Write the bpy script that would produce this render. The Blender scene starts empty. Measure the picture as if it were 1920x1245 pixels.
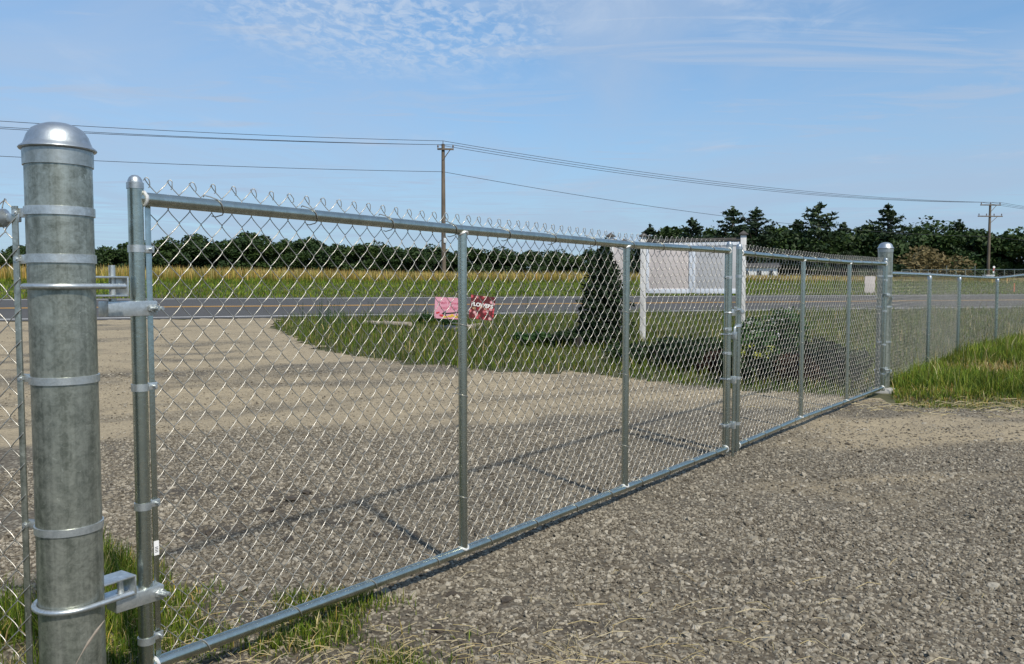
import bpy, bmesh, math, random
import numpy as np
from mathutils import Vector, Matrix
random.seed(7); RNG = np.random.default_rng(11)
S = bpy.context.scene; COL = S.collection

# ------------------------------------------------------------------ camera, sky, sun, exposure
F_PX, HORIZON, CAM_H = 1530.0, 538.0, 1.29
PITCH = math.atan((622.5 - HORIZON) / F_PX)
cd = bpy.data.cameras.new('camera'); cam = bpy.data.objects.new('camera', cd); COL.objects.link(cam)
cam.location = (0, 0, CAM_H); cam.rotation_euler = (math.pi / 2 - PITCH, 0, 0)
cd.sensor_width = 36; cd.lens = F_PX / 1920 * 36; cd.clip_start = .05; cd.clip_end = 5000
S.camera = cam
SUN_AZ, SUN_EL = math.radians(149), math.radians(49)

w = bpy.data.worlds.new('World'); S.world = w; w.use_nodes = True
nt = w.node_tree; N = nt.nodes; L = nt.links
for n in list(N): N.remove(n)
def wn(t, **k):
    n = N.new(t)
    for a, b in k.items(): setattr(n, a, b)
    return n
out = wn('ShaderNodeOutputWorld'); bg = wn('ShaderNodeBackground'); bg.inputs['Strength'].default_value = .142
sky = wn('ShaderNodeTexSky', sky_type='NISHITA', sun_disc=False, sun_elevation=SUN_EL, sun_rotation=SUN_AZ)
sky.air_density = 1.0; sky.dust_density = .5; sky.ozone_density = 3.0
tc = wn('ShaderNodeTexCoord'); sep = wn('ShaderNodeSeparateXYZ'); L.new(tc.outputs['Generated'], sep.inputs[0])
def wm(op, a, b=None, clamp=False):
    n = wn('ShaderNodeMath', operation=op); n.use_clamp = clamp
    for i, v in enumerate((a, b)):
        if v is None: continue
        if isinstance(v, (int, float)): n.inputs[i].default_value = v
        else: L.new(v, n.inputs[i])
    return n.outputs[0]
zz = wm('MAXIMUM', sep.outputs[2], .03)
cx = wm('DIVIDE', sep.outputs[0], zz); cy = wm('DIVIDE', sep.outputs[1], zz)     # a cloud deck seen from below
comb = wn('ShaderNodeCombineXYZ'); L.new(cx, comb.inputs[0]); L.new(cy, comb.inputs[1])
def wnoise(scale, detail, rough, dist=0, off=(0, 0, 0), sc=(1, 1, 1)):
    m = wn('ShaderNodeMapping'); m.inputs['Location'].default_value = off; m.inputs['Scale'].default_value = sc
    L.new(comb.outputs[0], m.inputs[0])
    n = wn('ShaderNodeTexNoise'); n.inputs['Scale'].default_value = scale; n.inputs['Detail'].default_value = detail
    n.inputs['Roughness'].default_value = rough; n.inputs['Distortion'].default_value = dist
    L.new(m.outputs[0], n.inputs['Vector']); return n.outputs[0]
def wrange(v, a, b, c=0., d=1.):
    n = wn('ShaderNodeMapRange'); n.interpolation_type = 'SMOOTHSTEP'
    for i, q in enumerate((a, b, c, d)): n.inputs[i + 1].default_value = q
    L.new(v, n.inputs[0]); return n.outputs[0]
veil = wm('MAXIMUM', wrange(wnoise(.34, 7, .6, .9, (3.1, 1.2, 0), (1, .4, 1)), .30, .64, .0, .66), wrange(wnoise(1.1, 7, .62, 1.2, (1.1, 7.2, 0), (.55, 1.6, 1)), .42, .72, 0, .8))
broad = wrange(wnoise(.62, 3, .5, .3, (5.45, 9.2, 0)), .53, .66)
ripple = wrange(wnoise(13, 4, .62, .5, (0, 0, 0), (1.3, .75, 1)), .38, .66)
# the patch of small ripples hangs over the road
dx = wm('SUBTRACT', cx, -.44); dy = wm('SUBTRACT', cy, 3.1)
rr = wm('ADD', wm('MULTIPLY', wm('MULTIPLY', dx, dx), 1.5), wm('MULTIPLY', wm('MULTIPLY', dy, dy), .9))
patch = wrange(wm('ADD', rr, wm('MULTIPLY', wnoise(1.6, 4, .6), .9)), 1.5, .4)
puffs = wm('MULTIPLY', wm('MULTIPLY', patch, ripple), .62)
wisps = wm('MULTIPLY', broad, wrange(wnoise(3., 6, .65, .8, (8, 2, 0), (1, .5, 1)), .4, .75, 0, .55))
trail = wrange(wm('ABSOLUTE', wm('ADD', wm('SUBTRACT', cy, 2.62), wm('MULTIPLY', cx, .46))), .035, .0)          # an old vapour trail
trail = wm('MULTIPLY', trail, wm('MULTIPLY', wrange(cx, -.1, .25), wrange(wnoise(2.4, 5, .6), .3, .6, .1, .5)))
cover = veil; bright = wm('MAXIMUM', wm('MAXIMUM', puffs, wisps), trail)
low = wrange(sep.outputs[2], .40, .0, 0., .72)                                     # thick air near the horizon
blue = wn('ShaderNodeMix', data_type='RGBA', blend_type='MULTIPLY'); blue.inputs[0].default_value = 1; L.new(sky.outputs[0], blue.inputs[6]); blue.inputs[7].default_value = (.80, 1.10, 1.22, 1)
mx = wn('ShaderNodeMix', data_type='RGBA'); L.new(cover, mx.inputs[0]); L.new(blue.outputs[2], mx.inputs[6])
mx.inputs[7].default_value = (3.35, 4.2, 5.55, 1)
mb = wn('ShaderNodeMix', data_type='RGBA'); L.new(bright, mb.inputs[0]); L.new(mx.outputs[2], mb.inputs[6]); mb.inputs[7].default_value = (4.6, 5.3, 6.3, 1)
mh = wn('ShaderNodeMix', data_type='RGBA'); L.new(low, mh.inputs[0]); L.new(mb.outputs[2], mh.inputs[6])
mh.inputs[7].default_value = (2.85, 3.7, 4.95, 1)
L.new(mh.outputs[2], bg.inputs[0]); L.new(bg.outputs[0], out.inputs[0])

sd = bpy.data.lights.new('sun', 'SUN'); sd.energy = 4.8; sd.angle = math.radians(2.4); sd.color = (1, .92, .79)
sun = bpy.data.objects.new('sun', sd); COL.objects.link(sun)
sdir = Vector((math.sin(SUN_AZ) * math.cos(SUN_EL), math.cos(SUN_AZ) * math.cos(SUN_EL), math.sin(SUN_EL)))
sun.rotation_euler = sdir.to_track_quat('Z', 'Y').to_euler(); sun.location = (0, 0, 30)
S.view_settings.view_transform = 'Standard'; S.view_settings.look = 'None'
S.view_settings.exposure = -.10; S.view_settings.gamma = 1
S.render.engine = 'CYCLES'; S.render.resolution_x = 1024; S.render.resolution_y = 664

# ------------------------------------------------------------------ geometry of the place
RU = Vector((.932, .362)); RN = Vector((-.362, .932))          # along the road, across it
_l = math.hypot(.932, .362); RU /= _l; RN /= _l
DK = [-300, 9, 21.4, 29.2, 43.5, 90, 3000]; HK = [0, 0, .499, .905, 1.55, 2.0, 2.0]
def th(x, y): return np.interp(-.362 / _l * np.asarray(x) + .932 / _l * np.asarray(y), DK, HK)
def bump(x, y):
    x = np.asarray(x); y = np.asarray(y)
    return .014 + .008 * np.sin(x * 1.9 + .7 * np.sin(y * 1.3)) * np.cos(y * 1.6 + .5) + .005 * np.sin(x * 4.7 + y * 3.1)
def ray(px, py):
    a = (px - 960) / F_PX; b = (622.5 - py) / F_PX
    return np.array([a, math.cos(PITCH) + b * math.sin(PITCH), -math.sin(PITCH) + b * math.cos(PITCH)])
def at(px, py, Y):
    d = ray(px, py); t = Y / d[1]; return Vector((d[0] * t, Y, CAM_H + d[2] * t))
def gp(px, py):
    """where the line of sight through a picture point meets the terrain"""
    d = ray(px, py); t = .5
    while t < 400:
        if CAM_H + d[2] * t < th(d[0] * t, d[1] * t): break
        t *= 1.004
    return Vector((d[0] * t, d[1] * t, float(th(d[0] * t, d[1] * t))))
def ud(u, D): return (RU.x * u + RN.x * D, RU.y * u + RN.y * D)

# ------------------------------------------------------------------ materials
def mat(name):
    m = bpy.data.materials.new(name); m.use_nodes = True
    t = m.node_tree; return m, t, t.nodes['Principled BSDF']
def nd(t, ty, **k):
    n = t.nodes.new(ty)
    for a, b in k.items(): setattr(n, a, b)
    return n
def ramp(t, fac, stops):
    r = nd(t, 'ShaderNodeValToRGB'); e = r.color_ramp.elements
    while len(e) < len(stops): e.new(.5)
    for q, (p, c) in zip(e, stops): q.position = p; q.color = (*c, 1)
    t.links.new(fac, r.inputs[0]); return r.outputs[0]
def noise(t, scale, detail=4, rough=.55, vec=None, sc=None, dist=0):
    n = nd(t, 'ShaderNodeTexNoise'); n.inputs['Scale'].default_value = scale; n.inputs['Detail'].default_value = detail
    n.inputs['Roughness'].default_value = rough; n.inputs['Distortion'].default_value = dist
    if vec is None: vec = nd(t, 'ShaderNodeTexCoord').outputs['Object']
    if sc:
        m = nd(t, 'ShaderNodeMapping'); m.inputs['Scale'].default_value = sc; t.links.new(vec, m.inputs[0]); vec = m.outputs[0]
    t.links.new(vec, n.inputs['Vector']); return n.outputs[0]
def mixc(t, fac, a, b, mode='MIX'):
    m = nd(t, 'ShaderNodeMix', data_type='RGBA', blend_type=mode)
    for s, v in ((0, fac), (6, a), (7, b)):
        if isinstance(v, (int, float)): m.inputs[s].default_value = v
        elif isinstance(v, tuple): m.inputs[s].default_value = (*v, 1)
        else: t.links.new(v, m.inputs[s])
    return m.outputs[2]
def bumpn(t, p, h, strength, dist=.01):
    b = nd(t, 'ShaderNodeBump'); b.inputs['Strength'].default_value = strength; b.inputs['Distance'].default_value = dist
    t.links.new(h, b.inputs['Height']); t.links.new(b.outputs[0], p.inputs['Normal'])

def galvanised(name, dark, light, metallic, r0, r1, mottle=55, streak=True, blotch=0.):
    m, t, p = mat(name); oc = nd(t, 'ShaderNodeTexCoord').outputs['Object']
    f = mixc(t, .5, noise(t, mottle * .3, 6, .66, dist=.6), noise(t, mottle, 5, .7, dist=.9))
    if streak: f = mixc(t, .34, f, noise(t, 42, 4, .6, sc=(1, 1, .035)))
    c = ramp(t, f, [(.40, dark), (.60, light)])
    if blotch:                                             # pale zinc bloom and scuffs
        b1 = ramp(t, noise(t, 34, 6, .72, dist=1.6), [(.60, (0, 0, 0)), (.70, (1, 1, 1))])
        b2 = ramp(t, noise(t, 7, 4, .6), [(.42, (0, 0, 0)), (.66, (1, 1, 1))])
        c = mixc(t, mixc(t, 1., b1, b2, 'MULTIPLY'), c, tuple(min(.9, q * 1.45 + .03) for q in light))
        sc_ = ramp(t, noise(t, 30, 3, .5, sc=(1, 1, .02)), [(.66, (1, 1, 1)), (.72, (.72, .74, .72))])
        c = mixc(t, .8, c, sc_, 'MULTIPLY')
    t.links.new(c, p.inputs['Base Color'])
    p.inputs['Metallic'].default_value = metallic
    mr = nd(t, 'ShaderNodeMapRange'); t.links.new(f, mr.inputs[0]); mr.inputs[1].default_value = .3; mr.inputs[2].default_value = .7
    mr.inputs[3].default_value = r1; mr.inputs[4].default_value = r0; t.links.new(mr.outputs[0], p.inputs['Roughness'])
    bumpn(t, p, noise(t, 90, 3), .10, .004)
    return m
M = {}
M['post'] = galvanised('weathered galvanised steel', (.15, .165, .138), (.43, .45, .395), .74, .28, .46, 60, True, 1.)
M['galv'] = galvanised('galvanised pipe', (.36, .395, .35), (.55, .585, .52), 1.0, .20, .36, 70)
M['collar'] = galvanised('dull cast collar', (.26, .29, .28), (.47, .50, .49), .8, .34, .5, 40, True)
M['bright'] = galvanised('bright galvanised fittings', (.42, .45, .45), (.66, .69, .69), .85, .32, .5, 60, False)
M['cap'] = galvanised('cast aluminium', (.36, .40, .42), (.54, .58, .60), .9, .36, .52, 26, False)
M['wire'] = galvanised('galvanised wire', (.33, .32, .285), (.50, .48, .43), .78, .32, .48, 30, False)
M['weld'] = galvanised('silver paint on welds', (.56, .56, .55), (.80, .80, .78), .45, .4, .6, 90, False)

def plain(name, c1, c2, scale=6, rough=.7, bs=.15, sc=None, metallic=0):
    m, t, p = mat(name); f = noise(t, scale, 6, .62, sc=sc)
    t.links.new(ramp(t, f, [(.3, c1), (.7, c2)]), p.inputs['Base Color']); p.inputs['Roughness'].default_value = rough
    p.inputs['Metallic'].default_value = metallic
    if bs: bumpn(t, p, noise(t, scale * 4, 5, sc=sc), bs)
    return m
M['pole'] = plain('weathered pole timber', (.07, .055, .04), (.19, .15, .11), 5, .85, .3, (1, 1, .15))
M['insul'] = plain('brown glazed insulator', (.06, .045, .04), (.12, .09, .08), 9, .3, 0)
M['cable'] = plain('black cable', (.02, .02, .022), (.04, .04, .045), 3, .6, 0)
M['white'] = plain('weathered white paint', (.50, .49, .47), (.80, .80, .79), 9, .6, .2, (1, 1, .2))
M['frame'] = plain('pale blue-white vinyl', (.62, .66, .72), (.74, .78, .84), 4, .5, .05)
M['panelpink'] = plain('faded pinkish sign sheet', (.54, .48, .455), (.63, .57, .54), 2.2, .5, .03)
M['panelgrey'] = plain('faded grey sign sheet', (.44, .435, .44), (.54, .535, .54), 2.2, .5, .03)
M['capdark'] = plain('dark post caps', (.05, .045, .04), (.10, .09, .08), 12, .6, .1)
M['log'] = plain('bleached timber', (.20, .16, .12), (.46, .40, .33), 9, .85, .3, (.2, 1, 1))
M['tag'] = plain('white paper tag', (.75, .75, .74), (.82, .82, .81), 30, .6, 0)
M['ink'] = plain('black ink', (.012, .012, .012), (.02, .02, .02), 30, .6, 0)
M['pink'] = plain('pink printed board', (.62, .25, .33), (.72, .36, .44), 6, .55, 0)
M['pinkink'] = plain('rose lettering', (.50, .09, .16), (.58, .13, .20), 9, .55, 0)
M['whiteink'] = plain('white lettering', (.78, .78, .76), (.84, .84, .83), 9, .55, 0)
M['redink'] = plain('red print', (.42, .02, .03), (.6, .05, .06), 40, .55, 0)
M['yellowink'] = plain('yellow flower print', (.62, .38, .03), (.72, .5, .06), 40, .55, 0)
M['shed'] = plain('white siding', (.66, .67, .67), (.78, .79, .79), 2, .6, .05)
M['glass'] = plain('dark window glass', (.02, .03, .035), (.04, .05, .06), 3, .12, 0)
M['red'] = plain('red reflector', (.5, .03, .02), (.6, .05, .03), 9, .4, 0)
M['orange'] = plain('orange stake', (.62, .14, .04), (.7, .2, .07), 9, .5, 0)
M['paleblue'] = plain('pale blue enamel', (.48, .56, .62), (.6, .66, .7), 5, .4, .02)
M['trunk'] = plain('tree bark', (.045, .035, .025), (.11, .09, .07), 8, .9, .3, (1, 1, .2))
M['sill'] = plain('dark landscape timber', (.025, .022, .022), (.06, .05, .048), 8, .9, .2)
M['clod'] = plain('dark earth', (.03, .024, .017), (.085, .068, .05), 40, .95, .5)
M['concrete'] = plain('concrete footing', (.26, .26, .25), (.38, .38, .36), 9, .9, .3)
# printed flower picture on the red board
m, t, p = mat('red flower picture'); v = nd(t, 'ShaderNodeTexVoronoi'); v.inputs['Scale'].default_value = 13
t.links.new(nd(t, 'ShaderNodeTexCoord').outputs['Object'], v.inputs['Vector'])
bw = nd(t, 'ShaderNodeRGBToBW'); t.links.new(v.outputs['Color'], bw.inputs[0])
petals = ramp(t, bw.outputs[0], [(.2, (.10, .01, .015)), (.42, (.45, .02, .03)), (.62, (.62, .06, .08)), (.78, (.75, .40, .42)), (.9, (.5, .3, .12))])
t.links.new(mixc(t, ramp(t, v.outputs['Distance'], [(.25, (0, 0, 0)), (.6, (1, 1, 1))]), petals, (.09, .01, .012)), p.inputs['Base Color'])
p.inputs['Roughness'].default_value = .5; M['flowerprint'] = m

def leafmat(name, c1, c2, c3, scale=.5, attr=False, trans=.25):
    m, t, p = mat(name)
    if attr:
        a = nd(t, 'ShaderNodeAttribute'); a.attribute_name = 'Col'; c = a.outputs[0]
        c = mixc(t, .55, c, ramp(t, noise(t, scale, 4, .6), [(.3, (.45, .45, .45)), (.7, (1.5, 1.5, 1.5))]), 'MULTIPLY')
    else:
        oi = nd(t, 'ShaderNodeObjectInfo')
        c = ramp(t, noise(t, scale, 5, .65), [(.3, c1), (.5, c2), (.72, c3)])
        c = mixc(t, .4, c, ramp(t, oi.outputs['Random'], [(0, (.6, .68, .7)), (.5, (1, 1, 1)), (1, (1.65, 1.5, 1.0))]), 'MULTIPLY')
    t.links.new(c, p.inputs['Base Color']); p.inputs['Roughness'].default_value = .6
    p.inputs['Specular IOR Level'].default_value = .25
    tr = nd(t, 'ShaderNodeBsdfTranslucent'); t.links.new(c, tr.inputs[0])
    ms = nd(t, 'ShaderNodeMixShader'); ms.inputs[0].default_value = trans
    t.links.new(p.outputs[0], ms.inputs[1]); t.links.new(tr.outputs[0], ms.inputs[2])
    t.links.new(ms.outputs[0], t.nodes['Material Output'].inputs[0]); return m
M['grass'] = leafmat('grass blades', 0, 0, 0, 1.1, True, .3)
M['wood_leaf'] = leafmat('wood foliage', (.016, .034, .010), (.032, .060, .016), (.066, .105, .025), .3, False, .15)
M['pine_leaf'] = leafmat('pine needles', (.011, .024, .011), (.022, .042, .018), (.046, .072, .027), .4, False, .08)
M['tan_leaf'] = leafmat('brown-olive foliage', (.10, .08, .03), (.18, .14, .06), (.30, .23, .11), .6, False, .2)
M['dark_leaf'] = leafmat('dark evergreen', (.008, .018, .008), (.018, .036, .013), (.045, .078, .024), 5, False, .08)
M['shrub_leaf'] = leafmat('shrub leaves', (.02, .05, .015), (.04, .09, .025), (.075, .15, .04), 3, False, .25)
M['red_leaf'] = leafmat('dark red leaves', (.02, .012, .008), (.038, .018, .012), (.065, .034, .022), 4, False, .2)
M['yellow_leaf'] = leafmat('yellow-green flower heads', (.22, .26, .04), (.36, .38, .06), (.5, .5, .12), 5, False, .3)
M['white_petal'] = leafmat('white flowers', (.5, .5, .45), (.65, .65, .6), (.78, .78, .74), 5, False, .2)

# ground materials
def groundmat():
    m, t, p = mat('soil under grass')
    f = noise(t, .35, 6, .6); g = noise(t, 9, 5, .6)
    c = mixc(t, .5, ramp(t, f, [(.3, (.045, .055, .018)), (.7, (.085, .085, .03))]), ramp(t, g, [(.3, (.03, .03, .014)), (.7, (.11, .095, .045))]))
    t.links.new(c, p.inputs['Base Color']); p.inputs['Roughness'].default_value = .95; bumpn(t, p, g, .4, .03); return m
M['soil'] = groundmat()
def gravelmat():
    m, t, p = mat('crushed stone and dust'); oc = nd(t, 'ShaderNodeTexCoord').outputs['Object']
    v = nd(t, 'ShaderNodeTexVoronoi'); v.inputs['Scale'].default_value = 42; t.links.new(oc, v.inputs['Vector'])
    bw = nd(t, 'ShaderNodeRGBToBW'); t.links.new(v.outputs['Color'], bw.inputs[0])
    chips = ramp(t, bw.outputs[0], [(.1, (.05, .044, .033)), (.45, (.15, .133, .10)), (.75, (.27, .243, .185)), (.95, (.40, .365, .29))])
    gaps = mixc(t, ramp(t, v.outputs['Distance'], [(.3, (0, 0, 0)), (.62, (1, 1, 1))]), chips, (.10, .082, .056))
    # packed tan dust in the wheel tracks that sweep towards the road
    a = nd(t, 'ShaderNodeAttribute'); a.attribute_name = 'dust'
    fine = noise(t, 26, 6, .7); mid = noise(t, 2.2, 6, .65, dist=.5)
    dust = mixc(t, .5, ramp(t, fine, [(.32, (.18, .145, .092)), (.66, (.42, .345, .225))]), ramp(t, mid, [(.3, (.22, .18, .118)), (.7, (.39, .32, .205))]))
    sm = nd(t, 'ShaderNodeMath', operation='ADD'); t.links.new(a.outputs['Fac'], sm.inputs[0])
    m2 = nd(t, 'ShaderNodeMath', operation='MULTIPLY_ADD'); t.links.new(noise(t, 1.4, 7, .68), m2.inputs[0]); m2.inputs[1].default_value = 1.1; m2.inputs[2].default_value = -.55
    t.links.new(m2.outputs[0], sm.inputs[1])
    c = mixc(t, ramp(t, sm.outputs[0], [(.3, (0, 0, 0)), (.72, (1, 1, 1))]), gaps, dust)
    mud = ramp(t, noise(t, 1.15, 5, .62, dist=.8), [(.66, (1, 1, 1)), (.78, (.42, .39, .36))])
    c = mixc(t, 1., c, mud, 'MULTIPLY')
    md_ = nd(t, 'ShaderNodeAttribute'); md_.attribute_name = 'mud'
    c = mixc(t, md_.outputs['Fac'], c, ramp(t, fine, [(.3, (.028, .022, .015)), (.7, (.075, .06, .042))]))
    v2 = nd(t, 'ShaderNodeTexVoronoi'); v2.inputs['Scale'].default_value = 19; v2.inputs['Randomness'].default_value = 1; t.links.new(oc, v2.inputs['Vector'])
    c = mixc(t, .8, c, ramp(t, v2.outputs['Distance'], [(.10, (.42, .40, .36)), (.2, (1, 1, 1))]), 'MULTIPLY')
    c = mixc(t, .75, c, ramp(t, noise(t, 75, 3, .7), [(.34, (.38, .36, .33)), (.5, (1, 1, 1)), (.68, (1.3, 1.28, 1.24))]), 'MULTIPLY')
    t.links.new(c, p.inputs['Base Color']); p.inputs['Roughness'].default_value = .95
    bumpn(t, p, mixc(t, .5, bw.outputs[0], fine), .55, .02); return m
M['gravel'] = gravelmat()
def stonemat():
    m, t, p = mat('crushed grey stone'); oi = nd(t, 'ShaderNodeObjectInfo')
    c = ramp(t, oi.outputs['Random'], [(0, (.075, .062, .044)), (.25, (.15, .130, .098)), (.6, (.225, .20, .155)), (.88, (.29, .262, .21)), (1, (.37, .34, .28))])
    c = mixc(t, .5, c, ramp(t, noise(t, 1.4, 5, .65), [(.3, (.6, .58, .55)), (.7, (1.35, 1.3, 1.2))]), 'MULTIPLY')
    t.links.new(c, p.inputs['Base Color']); p.inputs['Roughness'].default_value = .9; return m
M['stone'] = stonemat()
def asphaltmat():
    m, t, p = mat('worn asphalt'); g = noise(t, 60, 4, .7)
    c = mixc(t, .5, ramp(t, noise(t, .5, 6, .6, sc=(.25, 1, 1)), [(.3, (.044, .042, .039)), (.7, (.078, .074, .068))]), ramp(t, g, [(.3, (.034, .032, .030)), (.7, (.10, .095, .088))]))
    t.links.new(c, p.inputs['Base Color']); p.inputs['Roughness'].default_value = .85; bumpn(t, p, g, .3, .01); return m
M['asphalt'] = asphaltmat()
M['paintwhite'] = plain('worn white road paint', (.45, .45, .44), (.78, .78, .77), 3, .7, .05)
M['paintyellow'] = plain('worn yellow road paint', (.45, .24, .05), (.70, .40, .09), 3, .7, .05)

# ------------------------------------------------------------------ mesh helpers
class MB:
    def __init__(s): s.v = []; s.f = []; s.sm = []
    def add(s, vs, fs, smooth=True):
        o = len(s.v); s.v += [tuple(q) for q in vs]; s.f += [tuple(i + o for i in f) for f in fs]; s.sm += [smooth] * len(fs); return s
    def tube(s, path, r, n=12, closed=False, caps=True, up=None):
        P = [Vector(q) for q in path]; k = len(P); rs = r if isinstance(r, (list, tuple)) else [r] * k
        vs = []; u = None
        for i, q in enumerate(P):
            a = P[(i - 1) % k] if (closed or i > 0) else q; b = P[(i + 1) % k] if (closed or i < k - 1) else q
            T = (b - a).normalized()
            if u is None: u = (up or (Vector((0, 0, 1)) if abs(T.z) < .9 else Vector((1, 0, 0))))
            u = (u - T * u.dot(T)).normalized(); w_ = T.cross(u)
            for j in range(n):
                an = 2 * math.pi * j / n; vs.append(q + (u * math.cos(an) + w_ * math.sin(an)) * rs[i])
        fs = [(i * n + j, i * n + (j + 1) % n, ((i + 1) % k) * n + (j + 1) % n, ((i + 1) % k) * n + j) for i in range(k if closed else k - 1) for j in range(n)]
        s.add(vs, fs)
        if caps and not closed:
            s.add(vs[:n], [tuple(reversed(range(n)))], False); s.add(vs[-n:], [tuple(range(n))], False)
        return s
    def box(s, c, d, rot=None, bev=0):
        bm = bmesh.new(); bmesh.ops.create_cube(bm, size=1)
        for v in bm.verts: v.co = Vector((v.co.x * d[0], v.co.y * d[1], v.co.z * d[2]))
        if bev: bmesh.ops.bevel(bm, geom=bm.edges[:], offset=bev, segments=2, affect='EDGES', profile=.6)
        R = rot or Matrix.Identity(3); bm.verts.index_update()
        s.add([R @ v.co + Vector(c) for v in bm.verts], [[v.index for v in f.verts] for f in bm.faces], False); bm.free(); return s
    def lathe(s, prof, c=(0, 0, 0), n=32):
        c = Vector(c); vs = []; k = len(prof)
        for r, z in prof:
            for j in range(n): a = 2 * math.pi * j / n; vs.append(c + Vector((r * math.cos(a), r * math.sin(a), z)))
        fs = [(i * n + j, i * n + (j + 1) % n, (i + 1) * n + (j + 1) % n, (i + 1) * n + j) for i in range(k - 1) for j in range(n)]
        if prof[-1][0] > 1e-6: fs.append(tuple((k - 1) * n + j for j in range(n)))
        return s.add(vs, fs)
    def build(s, name, m, parent=None):
        me = bpy.data.meshes.new(name); me.from_pydata(s.v, [], s.f); me.polygons.foreach_set('use_smooth', s.sm); me.update()
        try: me.set_sharp_from_angle(angle=math.radians(42))
        except Exception: pass
        me.materials.append(M[m] if isinstance(m, str) else m)
        o = bpy.data.objects.new(name, me); COL.objects.link(o)
        if parent: o.parent = parent
        return o
def npmesh(name, v, faces_flat, nper, m, parent=None, col=None, smooth=True):
    me = bpy.data.meshes.new(name); nf = len(nper)
    me.vertices.add(len(v)); me.vertices.foreach_set('co', np.asarray(v, np.float32).ravel())
    me.loops.add(len(faces_flat)); me.loops.foreach_set('vertex_index', np.asarray(faces_flat, np.int32))
    me.polygons.add(nf); ls = np.zeros(nf, np.int32); ls[1:] = np.cumsum(nper)[:-1]
    me.polygons.foreach_set('loop_start', ls); me.polygons.foreach_set('use_smooth', np.full(nf, smooth))
    if col is not None:
        a = me.color_attributes.new('Col', 'FLOAT_COLOR', 'POINT'); c4 = np.ones((len(v), 4), np.float32); c4[:, :3] = col
        a.data.foreach_set('color', c4.ravel())
    me.update(calc_edges=True); me.materials.append(M[m])
    o = bpy.data.objects.new(name, me); COL.objects.link(o)
    if parent: o.parent = parent
    return o
def tag(o, label=None, cat=None, group=None, kind=None):
    if label: o['label'] = label
    if cat: o['category'] = cat
    if group: o['group'] = group
    if kind: o['kind'] = kind
    return o
def thing(name, loc, rz, label, cat, group=None):
    o = bpy.data.objects.new(name, None); COL.objects.link(o); o.location = loc; o.rotation_euler = (0, 0, rz)
    o.empty_display_size = .2; return tag(o, label, cat, group)

# ------------------------------------------------------------------ the setting: ground, gravel, road
vs = []; us = [-2500, -60, -20, 0, 20, 60, 2500]
for D in DK:
    for u in us: x, y = ud(u, D); vs.append((x, y, float(np.interp(D, DK, HK))))
nu = len(us)
g = MB(); g.add(vs, [(i * nu + j, i * nu + j + 1, (i + 1) * nu + j + 1, (i + 1) * nu + j) for i in range(len(DK) - 1) for j in range(nu - 1)], False)
tag(g.build('ground', 'soil'), kind='structure')

def inpoly(x, y, poly):
    r = np.zeros(x.shape, bool); n = len(poly)
    for i in range(n):
        x1, y1 = poly[i]; x2, y2 = poly[(i + 1) % n]
        if y1 == y2: continue
        c = ((y1 > y) != (y2 > y)) & (x < (x2 - x1) * (y - y1) / (y2 - y1) + x1); r ^= c
    return r
def g2(px, py): q = gp(px, py); return (q.x, q.y)
island_edge = [g2(*q) for q in ((1640, 744), (1560, 743), (1460, 737), (1300, 727), (1100, 706), (900, 695), (780, 684), (700, 675), (620, 660), (560, 643), (520, 622), (514, 611))]
tip = island_edge[-1]
def Dof(q): return RN.x * q[0] + RN.y * q[1]
def Uof(q): return RU.x * q[0] + RU.y * q[1]
road_tip = ud(Uof(tip) + .5, 21.38)
right_edge = [g2(*q) for q in ((1905, 771), (1800, 769), (1720, 765), (1668, 757))]
left_grass = [g2(*q) for q in ((215, 1045), (300, 1085), (400, 1108), (520, 1118), (650, 1118), (790, 1140), (850, 1190), (930, 1250))]
gravel_poly = [(-30, -4), (16, -4), (16, 7.2)] + right_edge + island_edge + [road_tip, ud(-45, 21.38)]
cell = .16
gx, gy = np.meshgrid(np.arange(-30, 16, cell), np.arange(-4, 27, cell))
jit = .10 * np.sin(gx * 3.1 + 2 * np.sin(gy * 2.3)) + .07 * np.sin(gy * 7.7 + gx * 5.3)
keep = inpoly(gx + cell / 2 + jit, gy + cell / 2 + jit, gravel_poly) & (RN.x * gx + RN.y * gy < 21.28)
ii, jj = np.nonzero(keep); nx_ = gx.shape[1] + 1
corner = np.stack([ii * nx_ + jj, ii * nx_ + jj + 1, (ii + 1) * nx_ + jj + 1, (ii + 1) * nx_ + jj], 1)
uq, inv = np.unique(corner.ravel(), return_inverse=True)
vx = -30 + (uq % nx_) * cell; vy = -4 + (uq // nx_) * cell
vx = vx + .04 * np.sin(vy * 9 + vx * 4); vy = vy + .04 * np.sin(vx * 8 + vy * 5)
def gh(x, y): return th(x, y) + bump(x, y)
_TAB = np.random.default_rng(5).random((256, 256))
def vnoise(x, y):
    xi = np.floor(x).astype(int); yi = np.floor(y).astype(int); fx = x - xi; fy = y - yi; fx = fx * fx * (3 - 2 * fx); fy = fy * fy * (3 - 2 * fy)
    g_ = lambda a, b: _TAB[a % 256, b % 256]
    return (g_(xi, yi) * (1 - fx) + g_(xi + 1, yi) * fx) * (1 - fy) + (g_(xi, yi + 1) * (1 - fx) + g_(xi + 1, yi + 1) * fx) * fy
def fbm(x, y, f, o=4): return sum(vnoise(x * f * 2 ** k + 17 * k, y * f * 2 ** k + 31 * k) * .5 ** (k + 1) for k in range(o)) / (1 - .5 ** o)
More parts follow.
